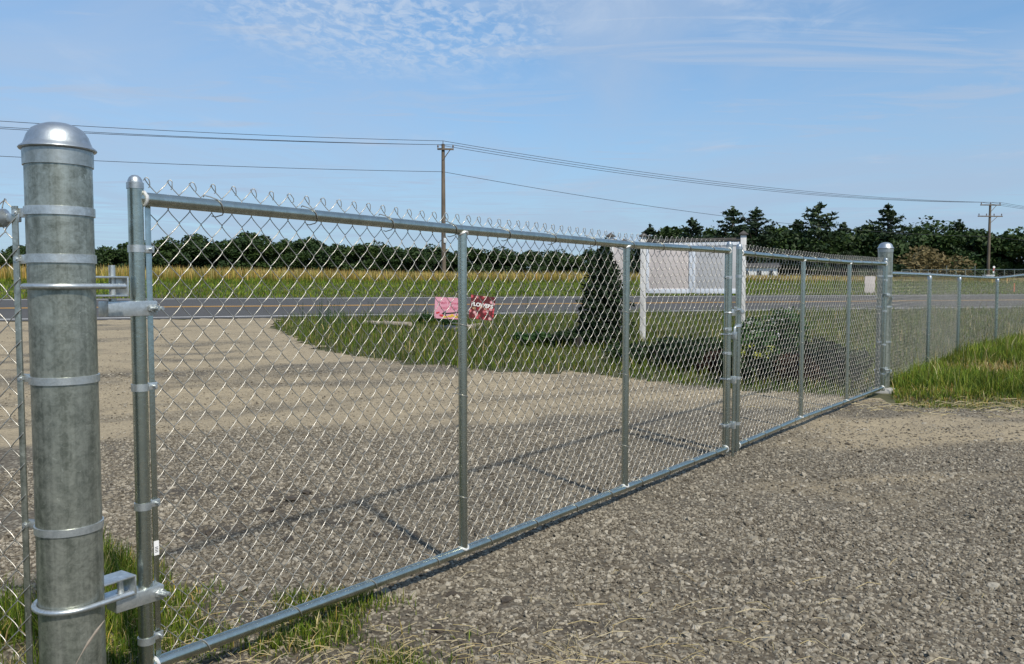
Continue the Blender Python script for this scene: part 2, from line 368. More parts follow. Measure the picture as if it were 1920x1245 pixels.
def dustf(x, y):
    """wheel tracks of packed dust: one sweeps from the road through the gate, one runs on inside"""
    D = RN.x * x + RN.y * y; u = RU.x * x + RU.y * y
    f = np.clip((D - 7.2 + .25 * np.sin(u * .6)) / 2.6, 0, 1) * .8
    f = np.maximum(f, .85 * np.exp(-((D - 8.2 + .05 * (u - 1) ** 2 * .2) / 1.1) ** 2))
    f = np.maximum(f, .72 * np.exp(-((x - 4.6 - .35 * (y - 6.2)) / 1.6) ** 2 - ((y - 6.6) / 1.0) ** 2))
    f = np.maximum(f, .45 * np.exp(-((y - 5.2 + .1 * x) / .5) ** 2) * (x > 1.2))
    f = np.maximum(f, .95 * np.exp(-((y - 6.9 - .12 * x) / 1.15) ** 2) / (1 + np.exp(-(x - 1.9) * 3)) * (.8 + .2 * np.sin(x * 1.3 + y * 2.2)))
    f = np.maximum(f, .55 * np.exp(-((y - 5.1 - .1 * x) / .32) ** 2) / (1 + np.exp(-(x - 1.6) * 3)))
    along = fbm((x * .93 + y * .36) * .45, (-.36 * x + .93 * y) * 2.2, 1., 4)       # ruts drawn out along the way the wheels run
    f = f * np.clip(.10 + 1.9 * along, .15, 1.4) + .55 * (fbm(x + 40, y + 9, 1.3, 5) - .52)
    return np.clip(f, 0, 1) * (1 - .55 * np.exp(-((D - 11.6) / 1.0) ** 2))
MUD = [(*g2(*q), sx_, sy_) for *q, sx_, sy_ in ((565, 938, .26, .13), (500, 968, .24, .12), (395, 1002, .26, .14), (620, 985, .2, .09), (760, 1012, .18, .08), (950, 1138, .10, .05), (845, 1120, .10, .05), (905, 1195, .13, .05), (1080, 1185, .12, .05), (330, 925, .3, .12), (1480, 1120, .3, .06), (1300, 1060, .35, .07))]
def mudf(x, y):
    f = np.zeros(np.shape(x))
    for mx_, my_, a_, b_ in MUD:
        wob = 1 + .35 * np.sin(x * 23 + y * 9) + .3 * np.sin(y * 31 - x * 14)
        f = np.maximum(f, np.exp(-(((x - mx_) / a_) ** 2 + ((y - my_) / b_) ** 2) * wob * .9))
    return np.maximum(f, .45 * inpoly(np.asarray(x, float), np.asarray(y, float), [(-4.0, 1.6), (-1.0, 1.4), (-.55, 2.2)] + list(reversed(left_grass)) + [(-1.75, 3.15), (-4.5, 3.6)]))
go = npmesh('gravel_driveway', np.stack([vx, vy, gh(vx, vy)], 1), inv, np.full(len(ii), 4), 'gravel')
at_ = go.data.attributes.new('dust', 'FLOAT', 'POINT'); at_.data.foreach_set('value', dustf(vx, vy).astype(np.float32))
at_ = go.data.attributes.new('mud', 'FLOAT', 'POINT'); at_.data.foreach_set('value', mudf(vx, vy).astype(np.float32))
tag(go, kind='structure')

def strip(name, D0, D1, u0, u1, dz, m, kind='structure'):
    b = MB(); h = lambda D: float(np.interp(D, DK, HK)) + dz
    b.add([(*ud(u0, D0), h(D0)), (*ud(u1, D0), h(D0)), (*ud(u1, D1), h(D1)), (*ud(u0, D1), h(D1))], [(0, 1, 2, 3)], False)
    return b.build(name, m)
road = tag(strip('road', 21.45, 29.15, -400, 400, .012, 'asphalt'), kind='structure')
for nm, D, wd, m in (('edge_line', 21.85, .12, 'paintwhite'), ('edge_line', 28.75, .12, 'paintwhite'), ('centre_line', 25.2, .11, 'paintyellow'), ('centre_line', 25.45, .11, 'paintyellow')):
    strip(nm, D, D + wd, -400, 400, .017, m).parent = road

# ------------------------------------------------------------------ chain link
def fabric(name, length, z0, halves, wc, h, d, r, nsub, nsides, m, parent, mapf=None, hooks=True, seed=0):
    rg = np.random.default_rng(seed); nw = int(length / wc)
    P = np.arange(halves * nsub + 1) / nsub; k = np.floor(P + 1e-9).astype(int); fr = P - k
    tri = np.where(k % 2 == 0, 1 - 2 * fr, -1 + 2 * fr); x = .86 * tri + .14 * np.cos(np.pi * P)
    inc = np.where(k % 2 == 0, -1., 1.); dep = np.abs(np.sin(np.pi * P)) ** .6
    amp = wc / 2 + r * .7; rings = []
    for par in (1, -1):
        pts = np.stack([x * par * amp, -inc * par * d * dep, P * h / 2], 1)
        T = np.gradient(pts, axis=0); T /= np.linalg.norm(T, axis=1)[:, None]
        N1 = np.cross(T, [0, 1, 0]); N1 /= np.linalg.norm(N1, axis=1)[:, None]; N2 = np.cross(N1, T)
        an = np.arange(nsides) * 2 * np.pi / nsides
        rings.append((pts[:, None, :] + r * (np.cos(an)[None, :, None] * N1[:, None, :] + np.sin(an)[None, :, None] * N2[:, None, :])).reshape(-1, 3))
    nr = len(P); ring = np.arange(nr - 1)[:, None] * nsides; j = np.arange(nsides)[None, :]; j2 = (j + 1) % nsides
    q = np.stack([ring + j, ring + j2, ring + nsides + j2, ring + nsides + j], -1).reshape(-1, 4)
    V = []; Fc = []; off = 0
    for i in range(nw):
        R = rings[i % 2] + np.array([(i + .5) * wc + rg.normal(0, .0006), rg.normal(0, .0006), z0])
        V.append(R); Fc.append(q + off); off += len(R)
    top = z0 + halves * h / 2
    if hooks:
        first = 1 if (halves % 2 == 0) else 0
        for i in range(first, nw + 1, 2):
            xp = i * wc + rg.normal(0, .001); a = rg.normal(0, .003)
            path = [(xp - .004, -.002, top - .006), (xp - .001, -.005, top + .002), (xp + .004, -.008, top + .004), (xp + .009, -.010, top - .002), (xp + .012 + a, -.010, top - .013), (xp + .013 + a, -.008, top - .023), (xp + .010 + a, -.005, top - .027)]
            b = MB(); b.tube(path, r, max(4, nsides - 1), caps=False); R = np.array(b.v); V.append(R); Fc.append(np.array(b.f) + off); off += len(R)
    V = np.concatenate(V); Fc = np.concatenate(Fc)
    V[:, 1] += .006 * np.sin(V[:, 0] * 2.1 + seed) * np.sin((V[:, 2] - z0) * 2.1)
    V[:, 2] += .0022 * np.sin(V[:, 0] * 3.7 + seed + V[:, 2] * 2) + .0014 * np.sin(V[:, 0] * 11 - V[:, 2] * 5); V[:, 0] += .0020 * np.sin(V[:, 2] * 6 + V[:, 0] * 1.7 + seed)
    if mapf is not None: V = mapf(V)
    return npmesh(name, V, Fc.ravel(), np.full(len(Fc), 4), m, parent)
def ring_path(c, axis, r, a0, a1, n, slant=0):
    """arc round a pipe that runs along local x or z"""
    out_ = []
    for i in range(n):
        a = a0 + (a1 - a0) * i / (n - 1); s_ = slant * (i / (n - 1) - .5)
        if axis == 'x': out_.append((c[0] + s_, c[1] + r * math.cos(a), c[2] + r * math.sin(a)))
        else: out_.append((c[0] + r * math.cos(a), c[1] + r * math.sin(a), c[2] + s_))
    return out_
def rail_tie(parent, s, z, pr):
    j = random.uniform(-.004, .004)
    p_ = [(s - .030 + j, pr + .012, z + .030), (s - .034 + j, pr + .002, z + .034), (s - .026, .006, z + pr + .008)] + ring_path((s, 0, z), 'x', pr + .0025, math.radians(80), math.radians(285), 11, .036)[1:] + [(s + .022, .012, z - pr - .005), (s + .006, pr + .008, z - pr - .012), (s - .010, pr + .004, z - pr - .010)]
    MB().tube(p_, .0019, 6).build('tie_wire', 'wire', parent)
def upright_tie(parent, s, z, pr):
    p_ = [(s - pr - .014, pr + .010, z + .012)] + ring_path((s, 0, z), 'z', pr + .0025, math.radians(170), math.radians(370), 11, -.022) + [(s + pr + .012, pr + .010, z - .014)]
    MB().tube(p_, .0019, 6).build('tie_wire', 'wire', parent)
def bolt(c, axis, ln, r=.0055, parent=None, nut=True, name='bolt'):
    a = Vector(axis).normalized(); c = Vector(c); b = MB(); b.tube([c, c + a * ln], r, 10)
    if nut: b.tube([c + a * .001, c + a * .009], r * 1.9, 6)
    return b.build(name, 'bright', parent)
def band(parent, s, z, pr, side, ext, bolt_dir, wd=.022, name='tension_band'):
    """strap round a stile at local s with an ear towards side (+1 or -1 along x), bolted"""
    b = MB(); n = 28; vs = []
    for rr_, dz in ((pr + .0008, -wd / 2), (pr + .0034, -wd / 2), (pr + .0034, wd / 2), (pr + .0008, wd / 2)):
        for k in range(n): a = 2 * math.pi * k / n; vs.append((s + rr_ * math.cos(a), rr_ * math.sin(a), z + dz))
    b.add(vs, [(i * n + k, i * n + (k + 1) % n, ((i + 1) % 4) * n + (k + 1) % n, ((i + 1) % 4) * n + k) for i in range(4) for k in range(n)])
    for dy in (-.006, .006): b.box((s + side * (pr + ext / 2), pr * .35 + dy, z), (ext, .003, wd), bev=.001)
    o = b.build(name, 'bright', parent)
    bolt((s + side * (pr + ext * .62), pr * .35 + .014, z), (0, -1, 0), .038, .0045, o)
    return o
def weld(parent, s, z, pr, axis):
    b = MB()
    if axis == 'z':                                    # bead round an upright where it meets a rail
        up_ = 1 if z > .8 else -1
        path = [(s + (pr + .002) * math.cos(a), (pr + .002) * math.sin(a), z - up_ * (pr * .72 + .006 * math.cos(2 * a) + random.uniform(-.0015, .0015))) for a in [2 * math.pi * k / 20 for k in range(20)]]
    else:
        path = [(s + random.uniform(-.0015, .0015) + .004 * math.cos(2 * a), (pr + .002) * math.cos(a), z + (pr + .002) * math.sin(a)) for a in [2 * math.pi * k / 20 for k in range(20)]]
    b.tube(path, [.005 + random.uniform(-.001, .0012) for _ in path], 7, closed=True); b.build('weld', 'weld', parent)

GATE_A = math.atan2(.7934, .6088); GD = Vector((math.cos(GATE_A), math.sin(GATE_A), 0)); G0 = Vector((-1.1316, 2.47, 0))
PR = .0208
def gate_leaf(name, s0, sv, zt, zb, label, lead, seed, nsub, nsides):
    t_ = thing(name, G0 + GD * s0, GATE_A, label, 'gate')
    MB().tube([(s, 0, z) for s, z in zip(sv, zt)], PR, 20).build('top_rail', 'galv', t_)
    MB().tube([(s, 0, z) for s, z in zip(sv, zb)], PR, 20).build('bottom_rail', 'galv', t_)
    for i, s in enumerate(sv):
        end = i in (0, len(sv) - 1)
        if end:
            st = MB().tube([(s, 0, zb[i] - .035), (s, 0, zt[i] + .040)], PR * 1.06, 22).build('stile', 'galv', t_)
            MB().lathe([(PR * 1.06 + .0025, -.014), (PR * 1.06 + .0025, .004), (PR * 1.02, .006), (PR * .98, .012), (PR * .8, .020), (PR * .45, .026), (0, .028)], (s, 0, zt[i] + .042), 24).build('stile_cap', 'cap', st)
            side = 1 if i == 0 else -1
            weld(t_, s + side * (PR + .002), zt[i], PR, 'x'); weld(t_, s + side * (PR + .002), zb[i], PR, 'x')
            bx = s + side * .044
            MB().box((bx, .012, (zt[i] + zb[i]) / 2), (.017, .005, zt[i] - zb[i] - .03), bev=.001).build('tension_bar', 'galv', t_)
            hs = {('near', 0): (1.405, .985, .62, .20), ('near', 1): (1.36, .98, .80, .26)}.get((lead, i and 1), (1.37, 1.0, .60, .25))
            for z in hs: band(t_, s, z, PR * 1.06, side, .034, 0)
        else:
            MB().tube([(s, 0, zb[i]), (s, 0, zt[i])], PR * .97, 20).build('upright', 'galv', t_)
            weld(t_, s, zt[i], PR, 'z'); weld(t_, s, zb[i], PR, 'z')
            for z in (.30, .78, 1.14): upright_tie(t_, s, z + random.uniform(-.05, .05), PR)
    zi = lambda s, zz_: float(np.interp(s, sv, zz_))
    s = .28
    while s < sv[-1] - .1:
        if min(abs(s - q) for q in sv) < .035: s += .05
        rail_tie(t_, s, zi(s, zt), PR); s += .385
    s = .20
    while s < sv[-1] - .1:
        if min(abs(s - q) for q in sv) < .035: s += .05
        rail_tie(t_, s, zi(s, zb), PR); s += .37
    L_ = sv[-1] - .075; zb0 = min(zb)
    def mp(V):
        f = (V[:, 2] - zb0) / 1.46; V = V.copy(); sx = V[:, 0] + .045
        V[:, 2] = np.interp(sx, sv, zb) + f * (np.interp(sx, sv, zt) - np.interp(sx, sv, zb)); V[:, 0] = sx; V[:, 1] += PR + .0075; return V
    fabric('chain_link_mesh', L_, zb0, 35, .0378, .0873, .0052, .00160, nsub, nsides, 'wire', t_, mp, True, seed)
    return t_
def hinge_clamp(parent, s, z, side):
    """two-bolt female hinge on a stile; side points to the post"""
    b = MB(); b.box((s + side * .030, -.027, z), (.150, .006, .044), bev=.0018); b.box((s + side * .030, .027, z), (.150, .006, .044), bev=.0018)
    b.box((s + side * .030, 0, z + .0205), (.148, .050, .005), bev=.0015); b.box((s + side * .102, 0, z), (.006, .056, .044), bev=.0015)
    b.tube([(s + side * .078, 0, z + .0), (s + side * .078, 0, z + .030)], .012, 14)
    o = b.build('hinge_clamp', 'bright', parent)
    bolt((s + side * .002 + .026, -.030, z), (.25, -1, 0), .034, .0062, o); bolt((s - side * .036 , -.030, z), (.25, -1, 0), .034, .0062, o)

lead_s = [0, 1.495, 2.967, 4.49]; lead_zt = [1.556, 1.544, 1.539, 1.556]; lead_zb = [.115, .091, .089, .087]
leafA = gate_leaf('gate_leaf', 0, lead_s, lead_zt, lead_zb, 'galvanised chain-link gate leaf hung on the big post by grass, drop rod at its end', 'near', 3, 6, 6)
ST = 4.675
tail_s = [0, 1.49, 2.965, 4.50]; tail_zt = [1.546, 1.541, 1.546, 1.566]; tail_zb = [.078, .098, .088, .082]
leafB = gate_leaf('gate_leaf', ST, tail_s, tail_zt, tail_zb, 'galvanised chain-link gate leaf hung on the post beside the long fence', 'far', 5, 5, 5)
ZH, ZL = 1.225, .345
for z in (ZH, ZL): hinge_clamp(leafA, 0, z, -1)
for z in (1.19, .30): hinge_clamp(leafB, 4.50, z, 1)
# paper tag on the tension bar
o = MB().box((.044, .0085, .475), (.0165, .0012, .045)).build('paper_tag', 'tag', leafA)
for k in range(4): MB().box((.044, .0076, .463 + k * .005), (.010, .0005, .0018)).build('printed_bar', 'ink', o)
# drop rod, its guides and the fork latch between the two leaves
sR = 4.49 + .043
rod = MB().tube([(sR, -.030, .0), (sR, -.030, .60), (sR, -.030, .955)], .0115, 14).build('drop_rod', 'galv', leafA)
MB().tube([(sR, -.030, .955), (sR, -.030, .985), (sR + .012, -.032, .995), (sR + .07, -.036, .993)], .010, 12).build('rod_handle', 'bright', rod)
for z in (.93, .60, .26):
    b = MB(); b.box((sR - .004, -.030, z), (.034, .036, .055), bev=.004); b.box((4.49 - .03, -.026, z + .012), (.085, .006, .012), bev=.002); b.box((4.49 - .03, .026, z + .012), (.085, .006, .012), bev=.002)
    g_ = b.build('rod_guide', 'bright', leafA); bolt((4.49 - .066, .03, z + .012), (0, -1, 0), .075, .0045, g_)
b = MB(); b.tube(ring_path((4.49, 0, 1.10), 'z', PR + .005, 0, 2 * math.pi * 19 / 20, 20), .007, 8, closed=True)
b.box((4.49 + .05, -.008, 1.10), (.075, .03, .05), bev=.004); b.tube([(4.49 + .07, -.03, 1.12), (4.49 + .15, -.034, 1.12), (4.49 + .21, -.03, 1.10)], .009, 10); b.tube([(4.49 + .07, .03, 1.12), (4.49 + .21, .034, 1.11)], .009, 10)
lt = b.build('fork_latch', 'bright', leafA); MB().box((4.49 + .14, -.046, 1.10), (.035, .02, .03), bev=.005).build('latch_catch', 'bright', lt); bolt((4.49 + .05, -.02, 1.135), (0, -1, .1), .03, .005, lt)

# ------------------------------------------------------------------ big gate posts
def big_post(loc, rz, label, h, R, bands, hinge_z, ear, hinge_dir, detail=True):
    t_ = thing('gate_post', loc, rz, label, 'post')
    MB().tube([(0, 0, -.25), (0, 0, h - .078)], R, 48).build('pipe', 'post', t_)
    c = MB().lathe([(R + .0042, -.070), (R + .011, -.069), (R + .013, -.066), (R + .011, -.062), (R + .002, -.056), (R * .975, -.046), (R * .91, -.030), (R * .78, -.013), (R * .60, -.003), (R * .36, .0045), (R * .15, .0075), (0, .008)], (0, 0, h - .008), 48).build('dome_cap', 'cap', t_)
    MB().lathe([(R + .0005, -.1135), (R + .0036, -.113), (R + .0038, -.09), (R + .0042, -.0705)], (0, 0, h - .008), 48).build('cap_collar', 'collar', c)
    n = 40
    for z, wd in bands:
        b = MB(); vs = []
        for rr_, dz in ((R + .0005, -wd / 2), (R + .0042, -wd / 2 + .001), (R + .0042, wd / 2 - .001), (R + .0005, wd / 2)):
            for k in range(n): a = 2 * math.pi * k / n; vs.append((rr_ * math.cos(a), rr_ * math.sin(a), z + dz))
        b.add(vs, [(i * n + k, i * n + (k + 1) % n, ((i + 1) % 4) * n + (k + 1) % n, ((i + 1) % 4) * n + k) for i in range(4) for k in range(n)])
        e = Vector((math.cos(ear), math.sin(ear), 0)); rm = Matrix.Rotation(ear, 3, 'Z'); pv = Vector((-e.y, e.x, 0))
        for s_ in (-1, 1): b.box(e * (R + .026) + pv * (.0 + s_ * .007) + Vector((0, 0, z)), (.062, .0035, wd), rm, .001)
        o = b.build('tension_band', 'bright', t_)
        q = e * (R + .042) + Vector((0, 0, z)); b2 = MB(); sgn = 1 if pv.y < 0 else -1
        b2.tube([q + pv * sgn * .009, q + pv * sgn * .017], .0095, 6); b2.tube([q - pv * sgn * .012, q + pv * sgn * .021], .0048, 10); b2.build('bolt', 'bright', o)
    hd = Vector((math.cos(hinge_dir), math.sin(hinge_dir), 0)); hp = Vector((-hd.y, hd.x, 0)); hm = Matrix.Rotation(hinge_dir, 3, 'Z')
    for z, up_ in hinge_z:
        zc = Vector((0, 0, z)); rb = R + .0085
        path = [hd * (R + .045) + hp * rb + zc] + [hd * (rb * math.cos(a)) + hp * (rb * math.sin(a)) + zc for a in [math.pi / 2 + math.pi * k / 18 for k in range(19)]] + [hd * (R + .045) - hp * rb + zc]
        u_ = MB().tube(path, .0080, 12).build('u_bolt', 'bright', t_)
        b = MB(); x0, x1 = R - .012, R + .088; xm = (x0 + x1) / 2
        for s_ in (-1, 1): b.box(hd * xm + zc + Vector((0, 0, s_ * .027)), (x1 - x0, .078, .0055), hm, .0015)
        b.box(hd * x1 + zc, (.0055, .078, .0595), hm, .0015)
        k_ = b.build('hinge_bracket', 'bright', t_)
        MB().tube([hd * (R + .060) - hp * .004 + zc + Vector((0, 0, -.055 if up_ < 0 else -.030)), hd * (R + .060) - hp * .004 + zc + Vector((0, 0, .062 if up_ > 0 else .030))], .0092, 14).build('hinge_pin', 'bright', k_)
    return t_
PL = Vector((-1.255, 2.28, 0))
hdirL = math.atan2((G0 - PL).y, (G0 - PL).x)
def zat(px, py, Y): return at(px, py, Y).z
postA = big_post(PL, 0, 'thick weathered galvanised gate post with domed cap standing in grass', zat(108, 230, 2.28), .0842,
    [(zat(112, 393, 2.2), .025), (zat(115, 484, 2.2), .025), (zat(122, 716, 2.2), .022), (zat(130, 1001, 2.2), .022)],
    [(zat(117, 537, 2.2), 1), (zat(135, 1147, 2.2), -1)], math.radians(172), hdirL)
PRT = Vector((4.56, 10.0, 0)); q = G0 + GD * (ST + 4.50)
postB = big_post(PRT, 0, 'thick galvanised gate post with domed cap at the end of the long fence', zat(1657, 454, 9.98), .0842,
    [(1.42, .025), (1.05, .022), (.62, .022), (.25, .022)], [(1.16, 1), (.27, -1)], GATE_A, math.atan2((q - PRT).y, (q - PRT).x))

# ------------------------------------------------------------------ fence left of the near post
FA = math.radians(176); fl = thing('chain_link_fence', PL, FA, 'short run of chain-link fence joined to the weathered post with domed cap', 'fence')
zr = zat(8, 408, 2.28)
MB().tube([(.19, 0, zr), (3.2, 0, zr)], .0205, 20).build('top_rail', 'galv', fl)
b = MB(); b.tube([(.150, 0, zr), (.156, 0, zr), (.160, 0, zr), (.205, 0, zr)], [.010, .019, .0255, .0265], 20); b.box((.135, 0, zr), (.04, .012, .024), bev=.003); b.build('rail_end_cup', 'cap', fl)
bar = MB(); bar.box((.128, .004, .78), (.017, .006, 1.47), bev=.001); bar.build('tension_bar', 'post', fl)
fabric('chain_link_mesh', 3.05, .05, 34, .0378, .0873, .0052, .00165, 5, 6, 'wire', fl, lambda V: V + np.array([.122, .004, 0]), True, 9)
MB().tube([(3.25, 0, -.2), (3.25, 0, zr + .03)], .03, 16).build('line_post', 'galv', fl)

# ------------------------------------------------------------------ long fence right of the far post
f0 = PRT; d1 = GD
pp = [f0, Vector((0, 0, 0)), Vector((0, 0, 0)), Vector((0, 0, 0))]
def on_ray(px, Y): r = ray(px, 560); return Vector((r[0] / r[1] * Y, Y, 0))
pp[1] = on_ray(1742, 12.45); pp[2] = on_ray(1798, 14.7); pp[3] = on_ray(1869, 16.5)
d3 = (pp[3] - pp[2]).normalized()
pp += [pp[3] + d3 * 3.0, pp[3] + d3 * 6.0, pp[3] + d3 * 9.0]
pp = [Vector((q.x, q.y, float(th(q.x, q.y)))) for q in pp]
fr = thing('chain_link_fence', (f0.x, f0.y, 0), 0, 'long run of chain-link fence leading away through tall grass', 'fence')
loc = [q - Vector((f0.x, f0.y, 0)) for q in pp]; cum = [0]
for a, b_ in zip(loc, loc[1:]): cum.append(cum[-1] + math.hypot(b_.x - a.x, b_.y - a.y))
FH = 1.43
ztops = [zat(1675, 512.5, 10.0), zat(1742, 515.5, 12.45), zat(1798, 518.5, 14.7), zat(1869, 521.5, 16.5)]
ztops += [loc[4].z + 1.42, loc[5].z + 1.42, loc[6].z + 1.42]
MB().tube([(q.x, q.y, z) for q, z in zip(loc, ztops)], .0205, 14).build('top_rail', 'galv', fr)
for q, z in list(zip(loc, ztops))[1:]:
    lp = MB().tube([(q.x, q.y, q.z - .3), (q.x, q.y, z - .025)], .030, 18).build('line_post', 'galv', fr)
    cb = MB().lathe([(.033, -.035), (.034, 0), (.030, .012), (.022, .022)], (q.x, q.y, z - .035), 18); cb.tube([(q.x + .027 * math.cos(a), q.y + .0, z + .027 * math.sin(a)) for a in [2 * math.pi * k / 14 for k in range(14)]], .006, 6, closed=True)
    cb.build('loop_cap', 'cap', lp)
    for dz in (.20, .55, .88, 1.2): MB().tube([(q.x + .033 * math.cos(a), q.y + .033 * math.sin(a), q.z + dz + .004 * math.cos(a)) for a in [2 * math.pi * k / 16 for k in range(16)]], .003, 5, closed=True).build('tie_wire', 'wire', fr)
for k in range(1, int(cum[-1] / .6)):
    s = k * .6; x = np.interp(s, cum, [q.x for q in loc]); y = np.interp(s, cum, [q.y for q in loc]); z = np.interp(s, cum, ztops)
    MB().tube([(x + .01 * math.sin(a) * .4, y + .023 * math.cos(a), z + .023 * math.sin(a)) for a in [2 * math.pi * j / 10 for j in range(10)]], .0022, 5, closed=True).build('tie_wire', 'wire', fr)
def fmap(V):
    s = V[:, 0]; X = np.interp(s, cum, [q.x for q in loc]); Y = np.interp(s, cum, [q.y for q in loc])
    G = np.interp(s, cum, [q.z for q in loc]) + .03; Z = np.interp(s, cum, ztops) + .03
    dep = V[:, 1] + .026; f_ = V[:, 2] / FH
    return np.stack([X - .79 * dep, Y + .61 * dep, G + f_ * (Z - G)], 1)
fabric('chain_link_mesh', cum[-1], 0, 33, .0378, FH * 2 / 33, .0060, .00145, 4, 4, 'wire', fr, fmap, True, 12)
MB().box((.10, .12, .74), (.017, .006, 1.42), Matrix.Rotation(GATE_A, 3, 'Z')).build('tension_bar', 'galv', fr)

# ------------------------------------------------------------------ gravel stones (uncountable), straw, clods
lgp0 = [(-4.0, 1.6), (-1.0, 1.4), (-.55, 2.2)] + list(reversed(left_grass)) + [(-1.75, 3.15), (-4.5, 3.6)]
def gravel_points():
    xs = []; ys = []; ss = []
    for (x0, x1, y0, y1, dens, s0) in ((-2.6, 3.8, 1.4, 4.6, 5200, 1.0), (-3.5, 6.5, 4.6, 7.4, 3200, 1.05), (-6, 9.5, 7.4, 11.5, 950, 1.12), (-12, 6, 11.5, 17, 120, 1.3)):
        n = int((x1 - x0) * (y1 - y0) * dens); x = RNG.uniform(x0, x1, n); y = RNG.uniform(y0, y1, n)
        k = inpoly(x, y, gravel_poly) & (RNG.random(n) > .78 * np.where(inpoly(x, y, lgp0), 0, mudf(x, y))) & ((RNG.random(n) > .6) | ~inpoly(x, y, lgp0)) & (RNG.random(n) > .76 * np.clip(dustf(x, y) * 1.4 + .9 * (fbm(x, y, 2.3, 4) - .5) - .1, 0, 1))
        xs.append(x[k]); ys.append(y[k]); ss.append(s0 * np.exp(RNG.normal(0, .42, k.sum())))
    return np.concatenate(xs), np.concatenate(ys), np.concatenate(ss)
sx, sy, ssc = gravel_points(); sz = gh(sx, sy) + .001
me = bpy.data.meshes.new('gravel_stones'); me.vertices.add(len(sx)); me.vertices.foreach_set('co', np.stack([sx, sy, sz], 1).astype(np.float32).ravel())
a = me.attributes.new('scl', 'FLOAT', 'POINT'); a.data.foreach_set('value', np.clip(ssc * .0056, .0023, .022).astype(np.float32))
a = me.attributes.new('rot', 'FLOAT_VECTOR', 'POINT'); a.data.foreach_set('vector', np.stack([RNG.normal(0, .45, len(sx)), RNG.normal(0, .45, len(sx)), RNG.uniform(0, 6.28, len(sx))], 1).astype(np.float32).ravel())
so = bpy.data.objects.new('gravel_stones', me); COL.objects.link(so); me.materials.append(M['stone'])
tag(so, 'loose crushed grey stones covering the driveway', 'gravel', kind='stuff')
ng = bpy.data.node_groups.new('stone scatter', 'GeometryNodeTree')
ng.interface.new_socket('Geometry', in_out='INPUT', socket_type='NodeSocketGeometry'); ng.interface.new_socket('Geometry', in_out='OUTPUT', socket_type='NodeSocketGeometry')
gi = ng.nodes.new('NodeGroupInput'); gO = ng.nodes.new('NodeGroupOutput'); join = ng.nodes.new('GeometryNodeJoinGeometry')
for k in range(9):
    ic = ng.nodes.new('GeometryNodeMeshIcoSphere'); ic.inputs['Radius'].default_value = 1; ic.inputs['Subdivisions'].default_value = 2 if k < 4 else 1
    sp = ng.nodes.new('GeometryNodeSetPosition'); nz = ng.nodes.new('ShaderNodeTexNoise'); nz.noise_dimensions = '4D'; nz.inputs['W'].default_value = 3.7 * k; nz.inputs['Scale'].default_value = .9; nz.inputs['Detail'].default_value = 1.5
    sb = ng.nodes.new('ShaderNodeVectorMath'); sb.operation = 'SUBTRACT'; sb.inputs[1].default_value = (.5, .5, .5)
    sc_ = ng.nodes.new('ShaderNodeVectorMath'); sc_.operation = 'SCALE'; sc_.inputs['Scale'].default_value = 2.1
    ng.links.new(nz.outputs['Color'], sb.inputs[0]); ng.links.new(sb.outputs[0], sc_.inputs[0]); ng.links.new(ic.outputs[0], sp.inputs[0]); ng.links.new(sc_.outputs[0], sp.inputs['Offset'])
    tf = ng.nodes.new('GeometryNodeTransform'); tf.inputs['Scale'].default_value = (1.25, .9, .62); ng.links.new(sp.outputs[0], tf.inputs[0])
    sh = ng.nodes.new('GeometryNodeSetShadeSmooth'); sh.inputs['Shade Smooth'].default_value = False; ng.links.new(tf.outputs[0], sh.inputs[0])
    sm_ = ng.nodes.new('GeometryNodeSetMaterial'); sm_.inputs['Material'].default_value = M['stone']; ng.links.new(sh.outputs[0], sm_.inputs[0])
    g2i = ng.nodes.new('GeometryNodeGeometryToInstance'); ng.links.new(sm_.outputs[0], g2i.inputs[0]); ng.links.new(g2i.outputs[0], join.inputs[0])
m2p = ng.nodes.new('GeometryNodeMeshToPoints'); ng.links.new(gi.outputs[0], m2p.inputs[0])
iop = ng.nodes.new('GeometryNodeInstanceOnPoints'); iop.inputs['Pick Instance'].default_value = True
ng.links.new(m2p.outputs[0], iop.inputs['Points']); ng.links.new(join.outputs[0], iop.inputs['Instance'])
for nm, ty, sk in (('scl', 'FLOAT', 'Scale'), ('rot', 'FLOAT_VECTOR', 'Rotation')):
    na = ng.nodes.new('GeometryNodeInputNamedAttribute'); na.data_type = ty; na.inputs['Name'].default_value = nm
    if sk == 'Rotation':
        er = ng.nodes.new('FunctionNodeEulerToRotation'); ng.links.new(na.outputs[0], er.inputs[0]); ng.links.new(er.outputs[0], iop.inputs[sk])
    else: ng.links.new(na.outputs[0], iop.inputs[sk])
ng.links.new(iop.outputs[0], gO.inputs[0])
md = so.modifiers.new('scatter', 'NODES'); md.node_group = ng

